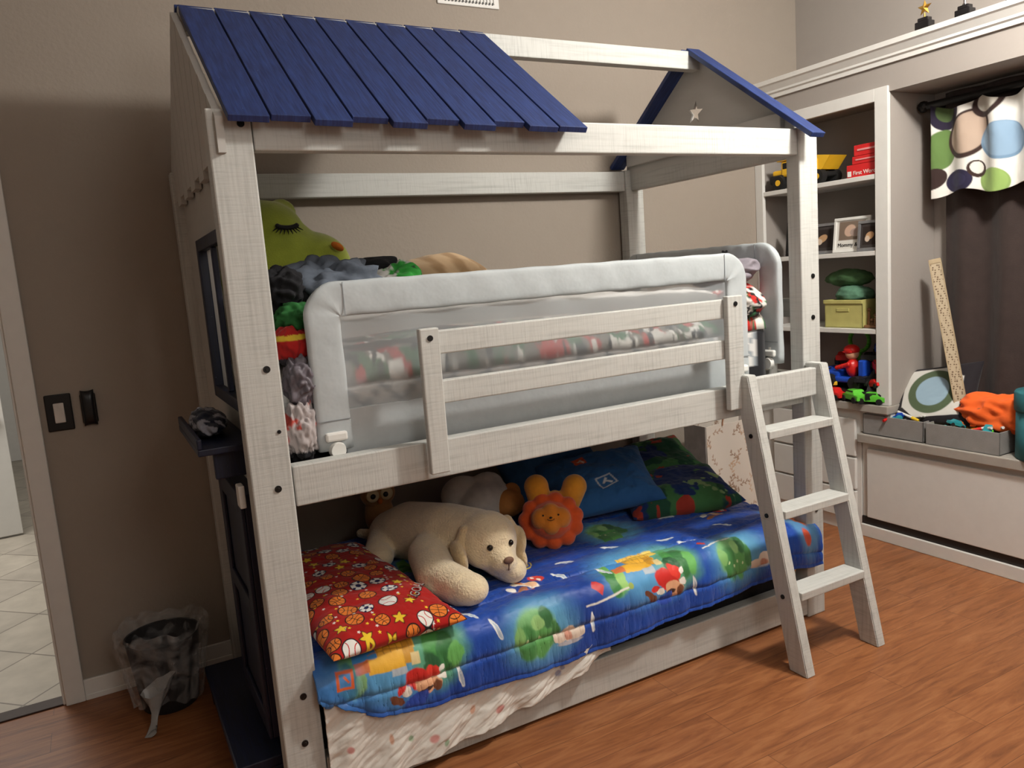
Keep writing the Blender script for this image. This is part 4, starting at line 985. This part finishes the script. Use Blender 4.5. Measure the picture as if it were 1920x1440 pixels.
silver=mat('silver_frame',(150,152,156),rough=.3,metal=.6,bump=0)
frame(.825,.925,1.371,1.545,2.90,blackm,ph2,'narrow black photo frame on the middle shelf')
frame(.64,.81,1.371,1.52,2.93,silver,ph2,'dark silver photo frame on the middle shelf')
frame(.425,.625,1.371,1.535,2.89,wplast,ph1,'white photo frame with printed words beneath the picture',word='Mommy & Me')
frame(.345,.47,1.371,1.51,2.865,silver,ph2,'small silver frame with dark photograph',lean=.1)
bk=thing('storage_basket',(2.95,.56,1.01),'olive yellow storage box filled with folded fabric','storage box')
bm=bmesh.new();x0,x1,y0,y1,z0,z1=2.88,3.06,.455,.665,1.011,1.145
for b in ((x0,x1,y0,y1,z0,z0+.006),(x0,x0+.006,y0,y1,z0,z1),(x1-.006,x1,y0,y1,z0,z1),(x0,x1,y0,y0+.006,z0,z1),(x0,x1,y1-.006,y1,z0,z1)): add_box(bm,*b,bev=.001)
add_box(bm,x0-.006,x0+.002,y0-.005,y1+.005,z1-.018,z1,.002);add_box(bm,x0-.004,x0,y0+.07,y1-.07,z1-.055,z1-.04,.001)
from_bm('box_body',bm,mat('olive_board',(188,182,112),rough=.6,var=.06),bk)
crumple('folded_blanket',(2.965,.56,1.165),(.075,.095,.045),mat('teal_green_cloth',(84,124,100),rough=.9,var=.25,bump=.3,bscale=90),seed=41,amp=.2,label='green and teal folded cloth in the storage box',category='blanket',sub=4)
crumple('rolled_mat',(2.98,.60,1.245),(.07,.12,.045),mat('forest_cloth',(66,100,62),rough=.9,var=.3,bump=.3,bscale=90),seed=43,amp=.15,label='dark green rolled cloth stacked on top',category='cloth',sub=4)
orn=thing('wooden_ornament',(2.92,.40,1.01),'carved brown decorative figure group on the shelf','ornament')
bm=bmesh.new();add_box(bm,2.89,2.96,.36,.455,1.011,1.025,.004)
for i in range(5):
    yy_=.375+i*.017;h=.05+.035*math.sin(i*1.7)+.04*(i==1)
    add_cyl(bm,(2.915,yy_,1.02),(2.915,yy_,1.02+h),.010,.005,12);add_sph(bm,(2.915,yy_,1.03+h),.009,2)
add_cyl(bm,(2.94,.385,1.02),(2.94,.38,1.22),.018,.004,10);add_sph(bm,(2.94,.38,1.225),.013,2)
from_bm('figure_group',bm,mat('carved_wood',(130,92,60),rough=.5,var=.25),orn)
def toy_car(loc,rot,s,mcol,label,group='toy cars',tilt=0):
    t=thing('toy_car',loc,label,'toy car',group)
    M=Matrix.Translation(loc)@Matrix.Rotation(rot,4,'Z')@Matrix.Rotation(tilt,4,'Y')@Matrix.Scale(s,4)
    bm=bmesh.new()
    pts=[(-.05,.010),(-.05,.026),(-.030,.030),(-.018,.044),(.014,.044),(.026,.030),(.05,.024),(.052,.010)]
    for sy in (-.022,.022):
        for p in pts: bm.verts.new(M@Vector((p[0],sy*(.85 if p[1]>.04 else 1),p[1])))
    bm.verts.ensure_lookup_table();n=len(pts)
    bm.faces.new([bm.verts[i] for i in range(n)]);bm.faces.new([bm.verts[n+i] for i in reversed(range(n))])
    for i in range(n): bm.faces.new((bm.verts[i],bm.verts[(i+1)%n],bm.verts[n+(i+1)%n],bm.verts[n+i]))
    bmesh.ops.recalc_face_normals(bm,faces=bm.faces)
    bmesh.ops.bevel(bm,geom=list(bm.edges),offset=.0015*s,segments=2,affect='EDGES')
    from_bm('car_body',bm,mcol,t)
    if s>1:
        bm=bmesh.new();add_box(bm,-.020,.018,-.0205,.0205,.032,.041,.001,M);from_bm('car_window',bm,rubber,t)
    for px in (-.03,.032):
        for sy in (-1,1):
            bm=bmesh.new();add_cyl(bm,M@Vector((px,sy*.014,.011)),M@Vector((px,sy*.026,.011)),.011*s,seg=16);from_bm('wheel',bm,rubber,t)
    return t
pc={k:mat('toy_'+k,c,rough=.35,bump=0,var=.03) for k,c in dict(red=(206,36,32),blue=(30,76,186),green=(96,196,60),yellow=(228,192,50),orange=(232,108,34),teal=(40,140,150),pink=(216,116,136),black=(26,26,28),white=(218,218,214)).items()}
cn_=['red','blue','green','yellow','orange','teal','pink','white','black']
kart=thing('toy_kart',(2.93,.56,.66),'red and blue toy kart with seated helmeted driver','toy vehicle')
kz=.055
bm=bmesh.new();add_box(bm,2.88,2.98,.47,.65,.685+kz,.712+kz,.008);add_box(bm,2.89,2.97,.60,.68,.70+kz,.74+kz,.01);add_box(bm,2.89,2.97,.455,.49,.70+kz,.80+kz,.008)
from_bm('kart_body',bm,pc['blue'],kart)
for (xx,yy_) in ((2.875,.49),(2.985,.49),(2.875,.64),(2.985,.64)):
    bm=bmesh.new();add_cyl(bm,(xx-.016,yy_,.695+kz*.9),(xx+.016,yy_,.695+kz*.9),.034,seg=20);from_bm('wheel',bm,rubber,kart)
blob('driver_torso',[((2.93,.545,.755+kz),(.036,.032,.048))]+chain((2.895,.545,.775+kz),(2.895,.61,.755+kz),.013,.012,5)+chain((2.965,.545,.775+kz),(2.965,.61,.755+kz),.013,.012,5),pc['red'],.004,kart,2)
blob('driver_head',[((2.93,.55,.825+kz),(.032,.032,.032))],mat('skin_plastic',(220,166,132),bump=0),.004,kart,2)
bm=bmesh.new();add_sph(bm,(2.93,.553,.842+kz),(.038,.037,.028),3);add_box(bm,2.895,2.93,.53,.58,.832+kz,.838+kz,.003);from_bm('helmet',bm,pc['red'],kart,smooth=True)
tt=thing('toy_trailer',(2.93,.52,.66),'chunky black toy trailer with yellow rims under the kart','toy vehicle')
boxes('trailer_deck',[(2.87,2.99,.40,.70,.685,.712)],pc['black'],tt,bev=.006)
for yy_ in (.43,.50,.62,.68):
    for xx in (2.862,2.998):
        bm=bmesh.new();add_cyl(bm,(xx-.012,yy_,.687),(xx+.012,yy_,.687),.026,seg=18);from_bm('wheel',bm,rubber,tt)
ring_t=thing('ring_toy',(3.02,.56,.66),'green ring-shaped toy standing behind the kart','toy')
bm=bmesh.new()
for i in range(24):
    a=2*math.pi*i/24;b=2*math.pi*(i+1)/24
    add_cyl(bm,(3.05,.60+.055*math.cos(a),.93+.055*math.sin(a)),(3.05,.60+.055*math.cos(b),.93+.055*math.sin(b)),.010,seg=8)
add_cyl(bm,(3.05,.60,.66),(3.05,.60,.875),.012);add_cyl(bm,(3.05,.60,.66),(3.05,.60,.672),.045)
from_bm('ring_body',bm,pc['green'],ring_t,smooth=True)
spots=[(2.92,.405,'black',1.9,.5,.66,0),(2.99,.40,'blue',1.7,1.2,.70,.3),(2.875,.745,'red',1.2,.3,.66,0),(2.93,.385,'black',1.6,1.9,.745,.2),(3.02,.47,'red',1.9,2.2,.72,.2),(2.94,.76,'black',1.6,1.0,.66,0),
 (2.852,.60,'red',1.3,1.5,.66,0),(2.85,.475,'green',1.4,1.2,.66,0),(2.855,.385,'green',1.3,1.9,.66,0),(3.0,.76,'orange',1.9,1.3,.68,.2),(2.93,.86,'blue',1.6,1.6,.66,0),(2.93,.84,'red',1.5,.9,.73,.2),(2.99,.48,'black',1.8,.4,.80,.4),(2.97,.70,'blue',1.6,2.0,.73,.4),(2.93,.40,'red',1.3,.8,.80,-.2),(2.90,.65,'yellow',1.0,.8,.725,-.2),
 (2.90,.46,'black',1.2,.2,.725,.3),(2.88,.38,'red',1.0,1.1,.73,.2),(2.90,.70,'black',1.2,1.4,.73,-.3),(3.0,.44,'blue',1.5,.7,.86,.3),(3.02,.66,'red',1.6,.5,.80,.3)]
for x,y,c,s,r,z,tl in spots: toy_car((x,y,z),r,s,pc[c],c+' plastic toy car heaped on the grey counter','toy cars on the counter',tl)
# ------------------------------------------------------------------ bench contents
binm=mat('grey_felt_bin',(140,138,136),rough=.9,var=.06,bump=.3,bscale=200)
def bin_(x0,x1,y0,y1,h,div):
    t=thing('storage_tray',((x0+x1)/2,(y0+y1)/2,.512),'shallow grey fabric tray with dividers full of small toys','storage tray','grey fabric trays on the bench')
    z=.513;bm=bmesh.new();w=.005
    for b in ((x0,x1,y0,y1,z,z+w),(x0,x0+w,y0,y1,z,z+h),(x1-w,x1,y0,y1,z,z+h),(x0,x1,y0,y0+w,z,z+h),(x0,x1,y1-w,y1,z,z+h)): add_box(bm,*b,bev=.0015)
    from_bm('tray_body',bm,binm,t)
    for i in range(1,div):
        yy_=y0+(y1-y0)*i/div;boxes('divider',[(x0+w,x1-w,yy_-.0015,yy_+.0015,z+w,z+h-.002)],binm,t,bev=0)
bin_(2.845,3.08,.125,.43,.095,3);bin_(2.84,3.06,-.205,.11,.095,3)
def pen(loc,rot,c):
    t=thing('marker_pen',loc,c+' marker pen lying in a grey tray','pen','pens in the grey trays')
    M=Matrix.Translation(loc)@Matrix.Rotation(rot,4,'Z')@Matrix.Rotation(.25,4,'Y')
    bm=bmesh.new();add_cyl(bm,M@Vector((-.05,0,0)),M@Vector((.03,0,0)),.006,seg=12);from_bm('pen_barrel',bm,pc['white'],t)
    bm=bmesh.new();add_cyl(bm,M@Vector((.025,0,0)),M@Vector((.06,0,0)),.0075,.006,12);from_bm('pen_cap',bm,pc[c],t)
for k in range(44):
    bx=(2.875+.18*random.random());by=(.15+.255*random.random()) if k%2 else (-.18+.265*random.random())
    z=.582+.018*random.random();c=cn_[k%9]
    if k%3: toy_car((bx,by,z),random.random()*6,.45+.35*random.random(),pc[c],c+' miniature toy car heaped in a grey tray','toy cars in the grey trays',tilt=random.random()*.8-.4)
    else: pen((bx,by,z+.02),random.random()*6,cn_[(k*2)%9])
for (x0,x1,y0,y1,sd) in ((2.852,3.072,.132,.423,3),(2.847,3.052,-.198,.103,4)):
    u=np.linspace(x0,x1,110);v=np.linspace(y0,y1,130);U,V=np.meshgrid(u,v,indexing='ij')
    A=base_col(U,(120,116,110))
    for i,c in enumerate([(196,60,52),(60,110,190),(90,170,80),(224,196,70),(210,130,60),(60,150,150)]*2): blend(A,sstep(.56,.58,fbm(U*45+i*9,V*45+60,90+i)),c)
    grid_mesh('small_toy_pieces',U,V,.562+.045*fbm(U*50,V*50+60,sd),A,fab,label='heap of tiny coloured toy pieces filling a grey tray',category='toy pieces',kind='stuff')
def paint_cush(X,Y):
    A=base_col(X,(34,30,34));rct(A,X,Y,0,0,.128,.128,0,(204,202,196))
    ell(A,X,Y,.0,-.005,.115,.108,.2,(78,92,68),.02);ell(A,X,Y,.0,-.005,.078,.072,.2,(142,166,182),.03)
    for sx,sy in ((-1,1),(1,-1)): rct(A,X,Y,sx*.125,sy*.125,.04,.04,.785,(34,30,34))
    return A
pillow('cushion',(.34,.36,.10),TR((3.00,.165,.695),(0,0,0))@Matrix(((.66,0,-.751,0),(0,1,0,0),(.751,0,.66,0),(0,0,0,1)))@Matrix.Rotation(.25,4,'Z'),fab,paint_cush,res=(160,160),seed=15,wr=.004,label='cushion with blue circle inside a dark green ring',category='cushion')
crumple('orange_bag',(2.97,-.15,.655),(.09,.21,.085),fab,seed=51,amp=.32,freq=2.0,zmin=.515,paint=lambda X,Y,Z:(lambda A:(blend(A,sstep(.64,.66,fbm(Y*16+50,Z*16+50,7)),(120,70,40)),A)[1])(base_col(X,(232,100,40))),label='bright orange crumpled cloth bag on the bench',category='bag')
tc_=thing('teal_canister',(2.93,-.35,.512),'teal fabric-covered round lidded box','round box')
tealm=mat('teal_board',(42,104,112),rough=.7,var=.08,bump=.2,bscale=150)
lathe('box_body',[(.115,0),(.118,.004),(.118,.20),(.001,.20)],tealm,tc_,loc=(2.93,-.35,.513))
lathe('box_lid',[(.123,.195),(.125,.20),(.125,.265),(.12,.272),(.001,.274)],tealm,tc_,loc=(2.93,-.35,.513))
tubeP=thing('patterned_strip',(2.95,-.01,.512),'long beige strip with perforated pattern leaning against the curtain','strip')
def tube_mat():
    m,nt,b=new_mat('patterned_strip_print');Lk=nt.links.new
    tc=N(nt,'ShaderNodeTexCoord');vo=N(nt,'ShaderNodeTexVoronoi');vo.inputs['Scale'].default_value=95;vo.inputs['Randomness'].default_value=.35;Lk(tc.outputs['Object'],vo.inputs['Vector'])
    rp=N(nt,'ShaderNodeValToRGB');rp.color_ramp.elements[0].position=.28;rp.color_ramp.elements[0].color=rgba((104,84,62));rp.color_ramp.elements[1].position=.42;rp.color_ramp.elements[1].color=rgba((176,160,134));Lk(vo.outputs['Distance'],rp.inputs[0])
    Lk(rp.outputs[0],b.inputs['Base Color']);b.inputs['Roughness'].default_value=.7;return m
p0=Vector((2.935,-.02,.52));p1=Vector((3.03,.195,1.31));dz_=(p1-p0);ln_=dz_.length
qz=dz_.normalized();qx=Vector((-1,-.55,0));qx=(qx-qz*qx.dot(qz)).normalized();qy=qz.cross(qx)
MM=Matrix(((qx.x,qy.x,qz.x,p0.x),(qx.y,qy.y,qz.y,p0.y),(qx.z,qy.z,qz.z,p0.z),(0,0,0,1)))
bm=bmesh.new();add_box(bm,-.008,.008,-.022,.022,0,ln_,.003,MM);from_bm('strip_body',bm,tube_mat(),tubeP)
bm=bmesh.new();add_box(bm,-.010,.010,-.024,.024,ln_-.02,ln_+.003,.003,MM);add_box(bm,-.0095,.0095,-.025,-.020,0,ln_,.001,MM);add_box(bm,-.0095,.0095,.020,.025,0,ln_,.001,MM)
from_bm('strip_edging',bm,mat('tan_cap',(166,148,118)),tubeP)
gold=mat('gold_plastic',(214,170,80),rough=.25,metal=.9,bump=0,var=.03);marb=mat('black_marble',(26,24,26),rough=.2,bump=0,var=.3)
def trophy(loc,kind,label):
    x,y,z=loc;t=thing('trophy',loc,label,'trophy','trophies on the ledge')
    boxes('trophy_base',[(x-.022,x+.022,y-.03,y+.03,z,z+.035),(x-.016,x+.016,y-.022,y+.022,z+.035,z+.05)],marb,t,bev=.003)
    bm=bmesh.new()
    if kind=='star':
        vs=[];c1=bm.verts.new((x-.009,y,z+.088));c2=bm.verts.new((x+.009,y,z+.088))
        for i in range(10):
            r=.032 if i%2==0 else .014;a=math.pi/2+i*math.pi/5;vs.append(bm.verts.new((x,y+r*math.cos(a),z+.088+r*math.sin(a))))
        for i in range(10): bm.faces.new((c1,vs[i],vs[(i+1)%10]));bm.faces.new((c2,vs[(i+1)%10],vs[i]))
        add_cyl(bm,(x,y,z+.05),(x,y,z+.068),.004)
        bmesh.ops.recalc_face_normals(bm,faces=bm.faces);from_bm('star_topper',bm,gold,t)
    else:
        bm.free();lathe('cup',[(.012,.05),(.006,.06),(.006,.075),(.02,.09),(.028,.12),(.03,.15),(.026,.15),(.018,.1),(.001,.09)],mat('silver_cup',(200,200,205),rough=.15,metal=1,bump=0),t,loc=loc)
trophy((2.85,.125,2.25),'star','small gold star trophy on a black base');trophy((2.87,-.03,2.25),'cup','silver cup trophy on a black base');trophy((2.88,-.22,2.25),'cup','silver cup trophy on a black base')
# ------------------------------------------------------------------ lights
def point(loc,e,r,col,par=None):
    l=bpy.data.lights.new('lamp','POINT');l.energy=e;l.shadow_soft_size=r;l.color=col
    o=bpy.data.objects.new('bulb',l);o.location=loc;link(o,par);return o
cl=thing('ceiling_lamp',(2.05,-1.0,ZC),'small round frosted ceiling lamp fixture','ceiling lamp')
lathe('lamp_base',[(.09,-.02),(.10,-.01),(.10,0),(.001,0)],whitem,cl,loc=(2.05,-1.0,ZC))
point((2.05,-1.0,2.64),148,.10,(1,.955,.885),cl)
fill_lamp=thing('ceiling_lamp',(.3,-2.7,ZC),'added out-of-view fill lamp with a dim bulb','ceiling lamp')
lathe('lamp_base',[(.09,-.02),(.10,-.01),(.10,0),(.001,0)],whitem,fill_lamp,loc=(.3,-2.7,ZC))
point((.6,-2.7,2.2),44,.40,(1,.96,.91),fill_lamp)  # soft fill light added behind the camera to lift the bookcase and room
a=bpy.data.lights.new('hall','AREA');a.energy=48;a.size=1.2;a.color=(1,.96,.9);o=bpy.data.objects.new('hall_light',a);o.location=(-1.2,3.0,2.45);COL.objects.link(o)
w=bpy.data.worlds.new('World');scene.world=w;w.use_nodes=True;w.node_tree.nodes['Background'].inputs[0].default_value=(.5,.5,.55,1);w.node_tree.nodes['Background'].inputs[1].default_value=.1
# ------------------------------------------------------------------ camera
yaw,pit,rol=.4883,.1424,-.0749
cy,sy=math.cos(yaw),math.sin(yaw);cp,sp=math.cos(pit),math.sin(pit)
F=Vector((sy*cp,cy*cp,-sp));r=Vector((cy,-sy,0));u=r.cross(F)
r2=r*math.cos(rol)+u*math.sin(rol);u2=u*math.cos(rol)-r*math.sin(rol)
cam=bpy.data.cameras.new('cam');co=bpy.data.objects.new('camera',cam);COL.objects.link(co)
Mx=Matrix((( r2.x,u2.x,-F.x,-.2972),(r2.y,u2.y,-F.y,-1.9637),(r2.z,u2.z,-F.z,1.3906),(0,0,0,1)))
co.matrix_world=Mx
cam.sensor_width=36;cam.sensor_fit='HORIZONTAL';cam.lens=1444.3/1920*36;cam.clip_start=.02
scene.camera=co
